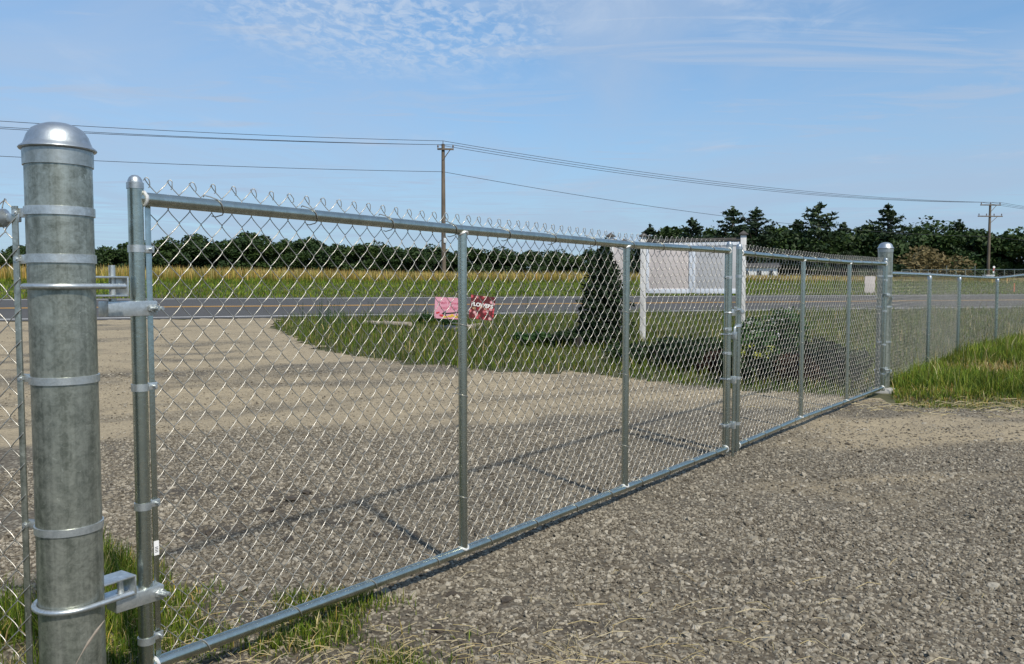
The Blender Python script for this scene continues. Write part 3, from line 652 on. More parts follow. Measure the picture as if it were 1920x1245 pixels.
# ------------------------------------------------------------------ grasses
def blades(name, x, y, z, hgt, wid, lean, cb, ct, jit_=.25, flat=False):
    n = len(x); az = RNG.uniform(0, 2 * np.pi, n); la = RNG.uniform(0, 2 * np.pi, n); le = np.abs(RNG.normal(0, lean, n))
    wx = np.cos(az) * wid / 2; wy = np.sin(az) * wid / 2; ox = np.cos(la) * le * hgt; oy = np.sin(la) * le * hgt
    B = np.stack([x, y, z], 1); Wv = np.stack([wx, wy, np.zeros(n)], 1); hz = hgt * np.sqrt(np.clip(1 - le ** 2, .05, 1))
    mid = B + np.stack([ox * .35, oy * .35, hz * .58], 1); tipv = B + np.stack([ox, oy, hz], 1)
    V = np.stack([B - Wv, B + Wv, mid + Wv * .75, mid - Wv * .75, tipv], 1).reshape(-1, 3)
    i = np.arange(n)[:, None] * 5; Fc = np.concatenate([i + [0, 1, 2, 3], i + [3, 2, 4]], 1).ravel(); npf = np.tile([4, 3], n)
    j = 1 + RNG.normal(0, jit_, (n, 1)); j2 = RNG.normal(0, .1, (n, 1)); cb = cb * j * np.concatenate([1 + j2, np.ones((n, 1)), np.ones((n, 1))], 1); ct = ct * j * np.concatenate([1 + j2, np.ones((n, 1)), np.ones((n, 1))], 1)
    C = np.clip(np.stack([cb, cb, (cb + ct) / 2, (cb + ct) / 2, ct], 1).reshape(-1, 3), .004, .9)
    return npmesh(name, V, Fc, npf, 'grass', None, C, False)
def cols(n, pal, wt):
    k = RNG.choice(len(pal), n, p=np.array(wt) / sum(wt)); P = np.array(pal); return P[k]
GREEN = (.085, .135, .012); DEEP = (.042, .082, .010); LIME = (.17, .225, .022); OLIVE = (.16, .155, .022); STRAW = (.50, .41, .20); GOLD = (.47, .33, .085); RUST = (.34, .20, .07)
def clump(x, y, s1, seed=0): return np.sin(x * s1 + seed + 1.7 * np.sin(y * s1 * .8 + seed)) * np.cos(y * s1 * 1.1 + 1.3 * np.sin(x * s1 * .7))
# island lawn between driveway and road
isl = island_edge + [road_tip, ud(60, 21.3), ud(60, 9.5), (pp[3].x, pp[3].y), (pp[1].x, pp[1].y), (4.7, 10.2)]
n = 420000; x = RNG.uniform(-6, 40, n); y = RNG.uniform(8, 36, n); dst = np.hypot(x, y)
k = inpoly(x, y + .7 * (fbm(x, y, 1.1, 4) - .5), isl) & (RNG.random(n) < np.clip((15 / dst) ** 1.4, .15, 1)) & (dst < 38)
x = x[k]; y = y[k]; n = len(x); cl = clump(x, y, 1.3)
bed = np.exp(-(((x - 2.9) / 2.1) ** 2 + ((y - 12.9) / .9) ** 2))
kk = RNG.random(n) > bed * 1.1; x = x[kk]; y = y[kk]; cl = cl[kk]; n = len(x)
c = cols(n, [GREEN, DEEP, LIME, OLIVE, STRAW], [5, 3, 2.5, 2.5, .8]); blade_h = np.clip(.14 + .06 * cl + RNG.normal(0, .05, n), .05, .42)
stalk = RNG.random(n) < .012; blade_h[stalk] = np.clip(blade_h[stalk] * 2.2, .2, .55); c[stalk] = cols(int(stalk.sum()), [STRAW, OLIVE], [1, 2])
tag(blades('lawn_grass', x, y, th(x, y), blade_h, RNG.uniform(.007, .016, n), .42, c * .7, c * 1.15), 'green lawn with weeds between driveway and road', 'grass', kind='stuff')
# tall grass at the right beside the fence
rp = right_edge + [(4.55, 9.75), (pp[1].x - .3, pp[1].y - .1), (pp[2].x, pp[2].y), (pp[3].x, pp[3].y), (pp[5].x, pp[5].y), (20, 20), (18, 7.4)]
n = 260000; x = RNG.uniform(4.2, 19, n); y = RNG.uniform(7.6, 20, n); jy = .55 * (fbm(x, y, 1.7, 4) - .5); k = inpoly(x, y + jy, rp) | (inpoly(x, y + .35, rp) & (RNG.random(n) < .05) & (y < 10)); x = x[k]; y = y[k]; n = len(x); cl = clump(x, y, 1.9, 2)
front = np.clip((y - 8.3 - .18 * (x - 5)) / 1.6, .25, 1)
DRY = [(*g2(*q), a_, b_) for *q, a_, b_ in ((1745, 738, .45, .22), (1850, 700, 1.0, .6), (1900, 690, 1.2, .7), (1870, 752, .8, .2), (1700, 752, .4, .15))]
dry = sum(.85 * np.exp(-(((x - q[0]) / q[2]) ** 2 + ((y - q[1]) / q[3]) ** 2)) for q in DRY) + .7 * np.exp(-((y - 8.75 - .02 * x) / .18) ** 2) > RNG.random(n) * 1.1
c = cols(n, [GREEN, DEEP, LIME, OLIVE, (.24, .28, .05)], [3.5, 1.8, 4.2, 1.6, 1.2]); c[dry] = cols(int(dry.sum()), [STRAW, GOLD, RUST, OLIVE], [4, 2, 1.3, 1.5])
cl2 = clump(x, y, 4.3, 5); blade_h = np.clip((.125 + .05 * cl + .05 * cl2 + np.abs(RNG.normal(0, .05, n))) * front, .03, .4); blade_h[dry] *= .5; c = c * (1 + .25 * cl2)[:, None]
stalk = RNG.random(n) < .012; blade_h[stalk] = np.clip(blade_h[stalk] * 2.4, .12, .5); c[stalk] = cols(int(stalk.sum()), [STRAW, OLIVE], [2, 1])
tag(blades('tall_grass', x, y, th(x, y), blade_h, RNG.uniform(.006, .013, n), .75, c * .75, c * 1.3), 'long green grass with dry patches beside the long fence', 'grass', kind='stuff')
# grass at the foot of the near gate and left fence
lgp = [(-4.0, 1.6), (-1.0, 1.4), (-.55, 2.2)] + list(reversed(left_grass)) + [(-1.75, 3.15), (-4.5, 3.6)]
n = 190000; x = RNG.uniform(-4.5, .6, n); y = RNG.uniform(1.5, 4.3, n); cl = clump(x, y, 4.2, 1)
k = inpoly(x + .08 * cl, y + .06 * cl, lgp) & (RNG.random(n) < np.clip(4.5 * (fbm(x + 3, y, 3.1, 3) - .46) + .5 * np.clip((-1.3 - x) / .3, 0, 1), .02, 1)); x = x[k]; y = y[k]; cl = cl[k]; n = len(x)
c = cols(n, [GREEN, DEEP, LIME, STRAW, GOLD], [4, 2, 5, 1.2, .5])
lf = np.clip((-1.30 - x) / .3, 0, 1); blade_h = np.clip(.036 + .014 * cl + .06 * lf + np.abs(RNG.normal(0, .02 + .02 * lf, n)), .015, .2)
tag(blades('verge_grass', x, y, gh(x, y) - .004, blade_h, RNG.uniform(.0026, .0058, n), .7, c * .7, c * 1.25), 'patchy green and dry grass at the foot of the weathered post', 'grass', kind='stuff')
# dry stalks lying about on the gravel
def straws():
    X = []; Y = []; A = []; Ln = []
    for (cx_, cy_, sx_, sy_, n_) in ((-.55, 2.72, .4, .2, 170), (-.05, 2.66, .35, .13, 150), (.6, 2.70, .4, .14, 46), (1.6, 3.0, .8, .35, 34), (-1.1, 2.75, .3, .3, 160), (.3, 3.1, .5, .15, 40), (5.2, 8.5, 1.2, .25, 260), (7.5, 8.4, 1.5, .3, 260)):
        X.append(RNG.normal(cx_, sx_, n_)); Y.append(RNG.normal(cy_, sy_, n_)); A.append(RNG.uniform(0, math.pi, n_)); Ln.append(RNG.uniform(.03, .15, n_) * (1.6 if cy_ > 6 else 1))
    return [np.concatenate(q) for q in (X, Y, A, Ln)]
X, Y, A, Ln = straws(); n = len(X); zz0 = th(X, Y) + .022 + RNG.uniform(0, .018, n); bow = RNG.normal(0, .12, n)
dxy = np.stack([np.cos(A), np.sin(A)], 1); pxy = np.stack([-np.sin(A), np.cos(A)], 1); wd_ = RNG.uniform(.0007, .0013, n) * np.where(Y > 6, 2, 1)
V = []; Cc = []
for f_, hz_ in ((-.5, 0.), (0., 1.), (.5, .2)):
    ctr = np.stack([X, Y], 1) + dxy * (f_ * Ln)[:, None] + pxy * (bow * Ln * (.25 - f_ * f_))[:, None]; zc = zz0 + hz_ * RNG.uniform(0, .02, n)
    for s_, dz_ in ((-1, 0), (1, 0), (0, 1.6)): V.append(np.concatenate([ctr + pxy * (s_ * wd_)[:, None], (zc + dz_ * wd_)[:, None]], 1))
V = np.stack(V, 1); idx = np.arange(n)[:, None] * 9
fl_ = np.concatenate([idx + q for a_ in (0, 3) for q in ([a_, a_ + 3, a_ + 5, a_ + 2], [a_ + 2, a_ + 5, a_ + 4, a_ + 1])], 1).ravel()
cst = cols(n, [STRAW, (.56, .48, .30), (.44, .33, .15)], [4, 4, 1]); Cc = np.repeat(cst, 9, 0)
tag(npmesh('straw', V.reshape(-1, 3), fl_, np.full(n * 4, 4), 'grass', None, Cc, False), 'scattered dry straw stalks on the gravel', 'straw', kind='stuff')
# road verge and the tall golden field beyond the road
n = 190000; u = RNG.uniform(-60, 130, n); D = RNG.uniform(29.25, 44.5, n); x = RU.x * u + RN.x * D; y = RU.y * u + RN.y * D
k = (np.abs(x) < y * .72 + 3) & (y > 5) & (RNG.random(n) < np.clip((34 / y) ** 1.2, .2, 1)); x = x[k]; y = y[k]; n = len(x); cl = clump(x, y, .5, 4)
c = cols(n, [GREEN, DEEP, LIME, OLIVE], [5, 2, 3, 2]); D = RN.x * x + RN.y * y
blade_h = np.clip(.10 + .05 * cl + .16 * np.clip((D - 39) / 4, 0, 1) + RNG.normal(0, .03, n), .05, .5)
tag(blades('verge_grass', x, y, th(x, y), blade_h, RNG.uniform(.02, .045, n), .4, c * .95, c * 1.5), 'mown green verge along the far side of the road', 'grass', kind='stuff')
n = 260000; u = RNG.uniform(-90, 220, n); D = 43 + 42 * RNG.random(n) ** 1.7; x = RU.x * u + RN.x * D; y = RU.y * u + RN.y * D
k = (np.abs(x) < y * .72 + 3) & (y > 8); x = x[k]; y = y[k]; n = len(x); cl = clump(x, y, .22, 1)
ct = cols(n, [GOLD, STRAW, RUST, OLIVE], [4, 2.4, 1.6, 1.2]); cb = cols(n, [OLIVE, GREEN, GOLD], [3, 2, 1.5])
blade_h = np.clip(.74 + .08 * cl + RNG.normal(0, .10, n), .25, 1.0) * np.interp(RU.x * x + RU.y * y, [-40, 10, 60], [1.12, .85, .6])
tag(blades('field_grass', x, y, th(x, y), blade_h, RNG.uniform(.02, .05, n), .22, cb * 1.1, ct * 1.25), 'tall golden ripe grass filling the field below the wood', 'field', kind='stuff')

# dark clods on the gravel, each one a lump
def clod(px, py, r, nm='mud_clod', label=None):
    q = gp(px, py); b = bmesh.new(); bmesh.ops.create_icosphere(b, subdivisions=2, radius=1)
    for v in b.verts: v.co *= 1 + random.uniform(-.4, .3); v.co = Vector((v.co.x * r * .75, v.co.y * r * .5, v.co.z * r * .26))
    me_ = bpy.data.meshes.new(nm); b.to_mesh(me_); b.free(); me_.materials.append(M['clod']); o = bpy.data.objects.new(nm, me_); COL.objects.link(o)
    o.location = (q.x, q.y, float(gh(q.x, q.y)) + r * .05); o.rotation_euler = (0, 0, random.uniform(0, 3)); return tag(o, 'dark flat clod of earth lying on the gravel', 'clod', 'dark clods on the gravel')
for a_ in ((545, 945, .07), (575, 930, .06), (505, 965, .06), (850, 1120, .045), (950, 1130, .045), (820, 1190, .05), (440, 925, .05), (705, 1010, .05), (395, 1005, .06), (540, 1020, .06)): clod(*a_)
# one dry stalk standing in front of the post
b = MB(); q0 = at(143, 1244, 2.08); q1 = at(196, 1163, 2.10); pts = [q0.lerp(q1, k / 8) + Vector((-.004 * math.sin(k / 8 * math.pi), 0, 0)) for k in range(9)]
q00 = Vector((q0.x - .06, 2.06, 0)); b.tube([q00, q00.lerp(q0, .6)] + pts, [.0015, .0014] + [.0013, .0013, .0014, .0030, .0042, .0030, .0040, .0024, .0008], 6)
stk = tag(b.build('dry_stalk', 'log'), 'single dry seed stalk leaning across the weathered post', 'plant')

# ------------------------------------------------------------------ power poles and lines
def power_pole(px, Y, ytop, arms, label):
    base = at(px, 530, Y); top = at(px, ytop, Y).z; gz = float(th(base.x, base.y)); h = top - gz
    t_ = thing('power_pole', (base.x, base.y, gz), 0, label, 'pole', 'power poles along the road')
    MB().tube([(0, 0, -.5), (0, 0, h * .5), (0, 0, h)], [.17, .15, .115], 14).build('pole_shaft', 'pole', t_)
    ps = []
    for dz, ln, off, n_ in arms:
        z = h - dz; d = Vector((RN.x * -.2 + .98, RN.y * .2 - .1, 0)).normalized()
        b = MB(); rz = Matrix.Rotation(math.atan2(d.y, d.x), 3, 'Z'); c_ = Vector((0, -.16, z)) + d * off
        b.box(c_, (ln, .10, .12), rz, .01); arm = b.build('crossarm', 'pole', t_)
        MB().tube([c_ + d * ln * .3, Vector((0, -.14, z - .75))], .03, 6).build('arm_brace', 'pole', arm)
        for k in range(n_):
            q_ = c_ + d * (ln * (-.46 + .92 * k / max(1, n_ - 1)))
            MB().lathe([(.02, .06), (.02, .10), (.055, .12), (.045, .17), (.065, .19), (.05, .25), (.03, .30), (0, .32)], q_, 10).build('insulator', 'insul', arm); ps.append(Vector((base.x, base.y, gz)) + q_ + Vector((0, 0, .3)))
    return t_, ps, Vector((base.x, base.y, gz)), h
poleA, pa, ba, ha = power_pole(832, 58, 270, [(.38, 1.15, .18, 2)], 'nearer weathered wooden power pole with a short two-insulator crossarm across the road')
MB().tube([(0, -.1, ha - .1), (0, -.1, ha + .22)], [.03, .02], 8).build('pole_top_pin', 'insul', poleA)
b = MB(); b.box((.13, -.1, ha * .30), (.22, .18, .35), bev=.03); b.build('equipment_box', 'paleblue', poleA)
poleB, pb, bb, hb = power_pole(1852, 92, 383, [(.1, 2.4, -.05, 3), (1.35, 2.9, -.05, 4)], 'wooden power pole with two crossarms standing before the dark trees')
def wire_between(a, b_, sag, label):
    P = [a.lerp(b_, k / 24) - Vector((0, 0, sag * 4 * (k / 24) * (1 - k / 24))) for k in range(25)]
    mid = MB().tube(P, .017, 5); return tag(mid.build('power_line', 'cable'), label, 'wire', 'power lines')
ta = ba + Vector((0, -.1, ha + .2))
left_pole = ba - Vector((RU.x, RU.y, 0)) * 52 + Vector((0, 0, -.2)); hl = ha
far_pole = bb + Vector((RU.x, RU.y, 0)) * 48
SP = ('running off from the nearer pole above the domed post', 'sagging between the two poles', 'running on past the pole with two crossarms')
for wh, st_, oL, eB, sg in (('topmost thin power line ', ta, Vector((0, -.1, hl + .35)), pb[1], .9), ('crossarm power line ', pa[0], Vector((-.5, -.3, hl - .05)), pb[0], 1.0), ('crossarm power line ', pa[1], Vector((.55, -.4, hl - .35)), pb[2], 1.0)):
    wire_between(left_pole + oL, st_, .55, wh + SP[0]); wire_between(st_, eB, sg, wh + SP[1]); wire_between(eB, eB + (far_pole - bb) + Vector((0, 0, -.6)), .9, wh + SP[2])
tl = ba + Vector((0, -.12, ha - 1.95)); tb = bb + Vector((0, -.12, hb - 3.6)); lb2 = 'low single cable below the crossarms '
wire_between(left_pole + Vector((0, 0, hl - 1.75)), tl, .45, lb2 + SP[0]); wire_between(tl, tb, 1.0, lb2 + SP[1]); wire_between(tb, tb + (far_pole - bb), .8, lb2 + SP[2])

# ------------------------------------------------------------------ trees
def quads(cen, size, aspect=.6, up_bias=.3, rg=RNG):
    n_ = len(cen); a = rg.normal(size=(n_, 3)); a[:, 2] *= .6; a /= np.linalg.norm(a, axis=1)[:, None]
    b_ = rg.normal(size=(n_, 3)); b_ -= a * (a * b_).sum(1)[:, None]; b_ /= np.linalg.norm(b_, axis=1)[:, None]
    s_ = (size * np.exp(rg.normal(0, .3, n_)))[:, None]; a = a * s_; b_ = b_ * s_ * aspect
    V_ = np.stack([cen - a, cen - b_ * .9 + a * .1, cen + a, cen + b_ * .9 - a * .1], 1).reshape(-1, 3)
    return V_, np.arange(n_ * 4), np.full(n_, 4)
def crown_deciduous(seed, h, r, n_, size, base=.12):
    rg = np.random.default_rng(seed); k = 26; C_ = []
    for i in range(k):
        f_ = rg.random(); z = h * (base + (1 - base) * f_ * .92); rad = r * math.sqrt(max(.08, 1 - (2 * (f_ - .42)) ** 2 * .75)); a = rg.uniform(0, 6.28); q_ = rad * math.sqrt(rg.random()) * .85
        C_.append((q_ * math.cos(a), q_ * math.sin(a), z, r * rg.uniform(.26, .46)))
    C_ = np.array(C_); ki = rg.integers(0, k, n_); d = rg.normal(size=(n_, 3)); d /= np.linalg.norm(d, axis=1)[:, None]; d[:, 2] *= .75
    cen = C_[ki, :3] + d * (C_[ki, 3] * rg.random(n_) ** .33)[:, None]; cen[:, 2] = np.clip(cen[:, 2], .2, None)
    return quads(cen, size, .7, rg=rg)
def crown_pine(seed, h, r, n_, size):
    rg = np.random.default_rng(seed); cen = []
    z = h * .12; per = max(8, n_ // 115)
    while z < h * .985:
        f_ = (z / h - .12) / .88; L0 = r * (1 - f_) ** .72 * (.5 + .5 * min(1, f_ * 5 + .35)); nb = rg.integers(6, 9)
        for i in range(nb):
            a = rg.uniform(0, 6.28); Lb = L0 * rg.uniform(.55, 1.12); m_ = max(6, int(per * (Lb / r + .25)))
            t_ = rg.random(m_) ** .6; wv = .16 + .34 * t_ * Lb * .4
            px_ = np.cos(a) * Lb * t_ + rg.normal(0, 1, m_) * wv * .55; py_ = np.sin(a) * Lb * t_ + rg.normal(0, 1, m_) * wv * .55
            pz_ = z + .30 * Lb * t_ ** 1.6 - .12 * Lb * t_ + rg.normal(0, .075, m_) + rg.normal(0, .04)
            cen.append(np.stack([px_, py_, pz_], 1))
        z += h * rg.uniform(.036, .066)
    cen.append(np.stack([rg.normal(0, .08, 40), rg.normal(0, .08, 40), h * rg.uniform(.90, 1.03, 40)], 1))
    return quads(np.concatenate(cen), size, .5, rg=rg)
def branchy_trunk(h, r, seed):
    rg = random.Random(seed); b = MB(); b.tube([(0, 0, -.3), (.03, .02, h * .45), (0, 0, h * .9)], [r, r * .7, r * .2], 8)
    for i in range(9):
        z = h * rg.uniform(.25, .8); a = rg.uniform(0, 6.28); l_ = h * rg.uniform(.12, .26)
        b.tube([(0, 0, z), (math.cos(a) * l_ * .6, math.sin(a) * l_ * .6, z + l_ * .35), (math.cos(a) * l_, math.sin(a) * l_, z + l_ * .8)], [r * .35, r * .22, r * .07], 5)
    return b
PROTO = {}
def tree(kind, seed, loc, h, r, label, group, leaf, name, n_=2600, size=.3, sharek=None):
    key = sharek or (kind, seed); t_ = thing(name, loc, random.uniform(0, 6.28), label, 'tree', group)
    if key not in PROTO:
        tr = branchy_trunk(h, .16 + h * .008, seed).build('trunk', 'trunk', t_)
        d = crown_pine(seed, h, r, n_, size) if kind == 'pine' else crown_deciduous(seed, h, r, n_, size)
        cr = npmesh('crown', *d, leaf, t_, None, False); PROTO[key] = (tr, cr)
    else:
        for o in PROTO[key]: c_ = o.copy(); COL.objects.link(c_); c_.parent = t_
    return t_
# the far wood left of the road: every tree of it a thing, built from six crowns
k = 0
for row in range(2):
    px = -420 + row * 33
    while px < 1330:
        Y = (205 if row == 0 else 232) + random.uniform(-7, 7); q = at(px, 530, Y); gz = float(th(q.x, q.y))
        prof = np.interp(px, [-420, 180, 260, 430, 520, 700, 860, 1000, 1150, 1330], [460, 460, 456, 443, 453, 460, 463, 464, 468, 464]) + random.uniform(-4, 15) - row * 2
        want = at(px, prof, Y).z - gz; sd_ = k % 6
        o = tree('dec', 40 + sd_, (q.x, q.y, gz), 10, 4.6, 'dark green leafy tree in the far wood beyond the golden field', 'trees of the far wood', 'wood_leaf', 'leafy_tree', 4600, .29, ('wood', sd_))
        s_ = want / 9.7; o.scale = (s_ * random.uniform(.95, 1.25), s_ * random.uniform(.95, 1.25), s_); k += 1; px += random.uniform(27, 44)
# the stand of pines and leafy trees by the second pole
RT = [('pine', 1218, 424, 118, 2.6, 'small pine at the left end of the stand, beside the sign'), ('dec', 1256, 432, 120, 3.2, 'low rounded tree between two small pines of the stand'), ('pine', 1296, 411, 112, 3.4, 'bushy pine of middle height above the sign panels'), ('dec', 1336, 432, 118, 3.0, 'rounded dark tree filling the gap beside the bushy pine'),
      ('pine', 1372, 391, 104, 3.4, 'broad tall pine with its twin beside it, above the meeting gate stiles'), ('pine', 1416, 392, 106, 3.6, 'broad tall pine with ragged outstretched branches'), ('dec', 1458, 432, 112, 3.0, 'low dark tree in the dip between the broad and the spired pines'), ('pine', 1492, 415, 110, 2.6, 'slim pine close beside the spired pine'),
      ('pine', 1532, 382, 103, 3.9, 'tall spired pine standing over the dark trees'), ('pine', 1580, 420, 112, 2.5, 'small pine between the two spired pines'), ('dec', 1610, 424, 114, 3.2, 'rounded dark tree below the second spired pine'), ('pine', 1662, 385, 103, 3.5, 'tall spired pine with layered branches behind the domed post'),
      ('dec', 1706, 430, 108, 3.0, 'rounded leafy tree next to the layered pine'), ('dec', 1754, 405, 112, 3.2, 'leafy tree with a thin open top'), ('pine', 1795, 415, 112, 2.3, 'narrow pine left of the pole with two crossarms'), ('dec', 1830, 436, 106, 3.4, 'low leafy tree directly behind the pole with two crossarms'),
      ('dec', 1868, 447, 108, 3.3, 'low leafy tree just right of the pole with two crossarms'), ('dec', 1908, 440, 104, 3.6, 'large leafy tree past the pole with two crossarms'), ('dec', 1965, 432, 106, 4.2, 'leafy tree at the end of the stand past the pole'), ('dec', 1770, 442, 100, 3.0, 'low dark tree over the brown-olive bush'),
      ('dec', 1640, 440, 104, 3.3, 'low dark tree filling in behind the domed post'), ('dec', 1560, 442, 106, 3.4, 'low dark tree at the foot of the spired pine'), ('dec', 1400, 438, 108, 3.4, 'low dark tree at the foot of the broad pines'), ('dec', 1290, 446, 116, 3.2, 'low dark tree at the foot of the bushy pine'), ('dec', 1490, 446, 104, 3.3, 'low dark tree at the foot of the slim pine'), ('dec', 1700, 452, 100, 3.2, 'low dark tree beside the brown-olive bush'), ('dec', 1225, 452, 122, 3.2, 'low dark tree at the foot of the first small pine')]
for i, (kd, px, py, Y, r_, lb) in enumerate(RT):
    q = at(px, 530, Y); gz = float(th(q.x, q.y)); h = at(px, py, Y).z - gz
    tree(kd, 100 + i, (q.x, q.y, gz), h, r_ * (1.6 if kd == 'pine' else 1.3), lb, 'stand of trees by the second pole', 'pine_leaf' if kd == 'pine' else 'wood_leaf', 'pine_tree' if kd == 'pine' else 'leafy_tree', 6200 if kd == 'pine' else (1700 if i == 13 else 5000), .23 if kd == 'pine' else .24)

def bush(name, px, py, h, rx, n_, size, leaf, label, cat='shrub', Y=None, stem=True, cone=False, flowers=None, group=None, loc=None):
    q = loc or (gp(px, py) if Y is None else Vector((at(px, py, Y).x, Y, 0))); q = Vector((q[0], q[1], float(th(q[0], q[1])))); rg = np.random.default_rng(int(px * 7 + py))
    t_ = thing(name, q, 0, label, cat, group); d = rg.normal(size=(n_, 3)); d /= np.linalg.norm(d, axis=1)[:, None]; rad = rg.random(n_) ** .3
    if cone:
        f_ = 1 - rg.random(n_) ** .62; a = rg.uniform(0, 6.28, n_); R_ = rx * np.clip(1 - f_ ** 2.3, 0, 1) ** .85 * (.78 + .15 * np.sin(a * 3 + f_ * 7) + .14 * np.sin(a * 7 - f_ * 23) + .12 * np.sin(f_ * 41 + a * 4)) * rg.random(n_) ** .28
        cen = np.stack([R_ * np.cos(a) + .07 * f_, R_ * np.sin(a), .03 + h * f_ * (1 - .05 * np.sin(a * 4))], 1)
    else:
        k_ = rg.integers(0, 9, n_); cc = np.stack([rg.normal(0, rx * .42, 9), rg.normal(0, rx * .42, 9), h * rg.uniform(.28, .72, 9)], 1)
        cen = cc[k_] + d * rad[:, None] * np.array([rx * .5, rx * .5, h * .33]); cen[:, 2] = np.clip(cen[:, 2], .02, h)
    npmesh('foliage', *quads(cen, size, .55, rg=rg), leaf, t_, None, False)
    b = MB()
    for i in range(5): a = i * 1.26; b.tube([(0, 0, -.05), (rx * .25 * math.cos(a), rx * .25 * math.sin(a), h * .35), (rx * .45 * math.cos(a), rx * .45 * math.sin(a), h * .62)], [.012 + rx * .02, .008 + rx * .012, .003], 5)
    b.build('stem', 'trunk', t_)
    if flowers:
        fm, fn, fs = flowers; a = rg.uniform(0, 6.28, fn); R_ = rx * .8 * np.sqrt(rg.random(fn)); zc = h * (.72 + .34 * rg.random(fn)); cen = np.stack([R_ * np.cos(a), R_ * np.sin(a), zc], 1)
        cen = np.repeat(cen, 7, 0) + rg.normal(0, fs * .8, (fn * 7, 3)); npmesh('flower_heads', *quads(cen, fs * .55, .9, rg=rg), fm, t_, None, False)
    return t_
bush('tan_bush', 1738, 512, 4.1, 3.6, 3000, .2, 'tan_leaf', 'brown-olive rounded bush in front of the dark trees', Y=92)
bush('dark_bush', 1672, 512, 2.2, 2.8, 1500, .2, 'wood_leaf', 'low green bush left of the brown-olive bush', Y=95)
bush('dark_bush', 1805, 514, 1.9, 2.6, 1500, .2, 'wood_leaf', 'low green bush right of the brown-olive bush', Y=95)

# ------------------------------------------------------------------ flower bed, signs and shrubs on the island
bush('arborvitae', 1127, 650, 1.90, .55, 13000, .032, 'dark_leaf', 'tall dark conical evergreen beside the big white sign', cone=True)
def sign(name, A, B, zt, zb, cols_, label, n_panels, cap_h):
    """panel sign carried by two square posts from A to B (ground points)"""
    A = Vector(A); B = Vector(B); d = (B - A); d.z = 0; ln = d.length; rz = math.atan2(d.y, d.x); t_ = thing(name, (A.x, A.y, A.z), rz, label, 'sign')
    for x in (0, ln):
        gz = (B.z - A.z) * x / ln; p_ = MB().box((x, 0, (cap_h + gz - .25) / 2), (.105, .105, cap_h - gz + .25), bev=.006).build('sign_post', 'white', t_)
        b = MB(); b.box((x, 0, cap_h + .012), (.17, .17, .024), bev=.004); b.add([(x - .075, -.075, cap_h + .024), (x + .075, -.075, cap_h + .024), (x + .075, .075, cap_h + .024), (x - .075, .075, cap_h + .024), (x, 0, cap_h + .085)], [(0, 1, 4), (1, 2, 4), (2, 3, 4), (3, 0, 4)], False); b.build('post_cap', 'capdark', p_)
    MB().box((ln / 2, 0, zt + .045), (ln - .105, .075, .06), bev=.005).build('top_beam', 'capdark', t_)
    x0, x1 = .06, ln - .06; pw = (x1 - x0) / n_panels
    for k in range(n_panels):
        a, b_ = x0 + k * pw, x0 + (k + 1) * pw; cxp = (a + b_) / 2
        o = MB().box((cxp, 0, (zt + zb) / 2), (pw - .10, .02, zt - zb - .13), bev=.002).build('sign_panel', cols_[k], t_)
        b = MB()
        for xx in (a + .030, b_ - .030): b.box((xx, 0, (zt + zb) / 2), (.056, .05, zt - zb), bev=.004)
        b.box((cxp, 0, zt - .035), (pw - .12, .046, .07), bev=.004); b.box((cxp, 0, zb + .035), (pw - .12, .046, .09), bev=.004); b.build('panel_frame', 'frame', o)
    return t_
SA = gp(1205, 640); sB = gp(1391, 648); zt_ = zat(1290, 456, SA.y) - SA.z; zb_ = zat(1290, 549, SA.y) - SA.z
sign('panel_sign', SA, sB, zt_, zb_, ['panelpink', 'panelgrey'], 'large two-panel faded sign on white posts with dark caps, facing the gate', 2, zat(1205, 444, SA.y) - SA.z)
S2 = gp(1144, 640); S2 = Vector((S2.x, S2.y, S2.z)); e2 = at(1169, 560, S2.y + 2.0); e2 = Vector((e2.x, e2.y, float(th(e2.x, e2.y))))
sign('panel_sign', S2, e2, zt_ + .02, zb_ + .05, ['panelpink'], 'narrow pale sign panel seen nearly edge-on behind the conical evergreen', 1, zat(1144, 444, S2.y) - S2.z)

def text_mesh(name, body, size, m, parent, loc, rz=0., shear=0., bold=.0):
    cu = bpy.data.curves.new(name, 'FONT'); cu.body = body; cu.size = size; cu.align_x = 'CENTER'; cu.align_y = 'CENTER'; cu.shear = shear; cu.offset = bold; cu.extrude = .0015
    tmp = bpy.data.objects.new(name, cu); COL.objects.link(tmp); dg = bpy.context.evaluated_depsgraph_get(); me_ = bpy.data.meshes.new_from_object(tmp.evaluated_get(dg))
    bpy.data.objects.remove(tmp); me_.materials.clear(); me_.materials.append(M[m]); o = bpy.data.objects.new(name, me_); COL.objects.link(o); o.parent = parent; o.location = loc; o.rotation_euler = (math.pi / 2, rz, 0); return o
YS = 17.6
c1 = at(843, 578, YS); t_ = thing('yard_sign', (c1.x, YS, float(th(c1.x, YS))), 0, 'pink yard sign with rose lettering and a black arrow', 'sign'); bz = c1.z - float(th(c1.x, YS)); k_ = YS / F_PX
MB().box((0, 0, bz), (56 * k_, .008, 40 * k_), Matrix.Rotation(math.radians(3), 3, 'Y')).build('sign_board', 'pink', t_)
text_mesh('lettering', 'Fresh Flowers', .092, 'pinkink', t_, (0.0, -.0065, bz + .115), math.radians(3), .1); text_mesh('lettering', 'sold Here', .105, 'pinkink', t_, (.02, -.0065, bz + .01), math.radians(3), .1)
b = MB(); zz1 = bz - .10; b.box((.09, -.0062, zz1), (.36, .003, .028), Matrix.Rotation(math.radians(-4), 3, 'Y')); b.add([(-.17, -.0085, zz1 - .012), (-.08, -.0085, zz1 + .05), (-.08, -.0085, zz1 - .065)], [(0, 2, 1)], False); b.build('arrow', 'ink', t_)
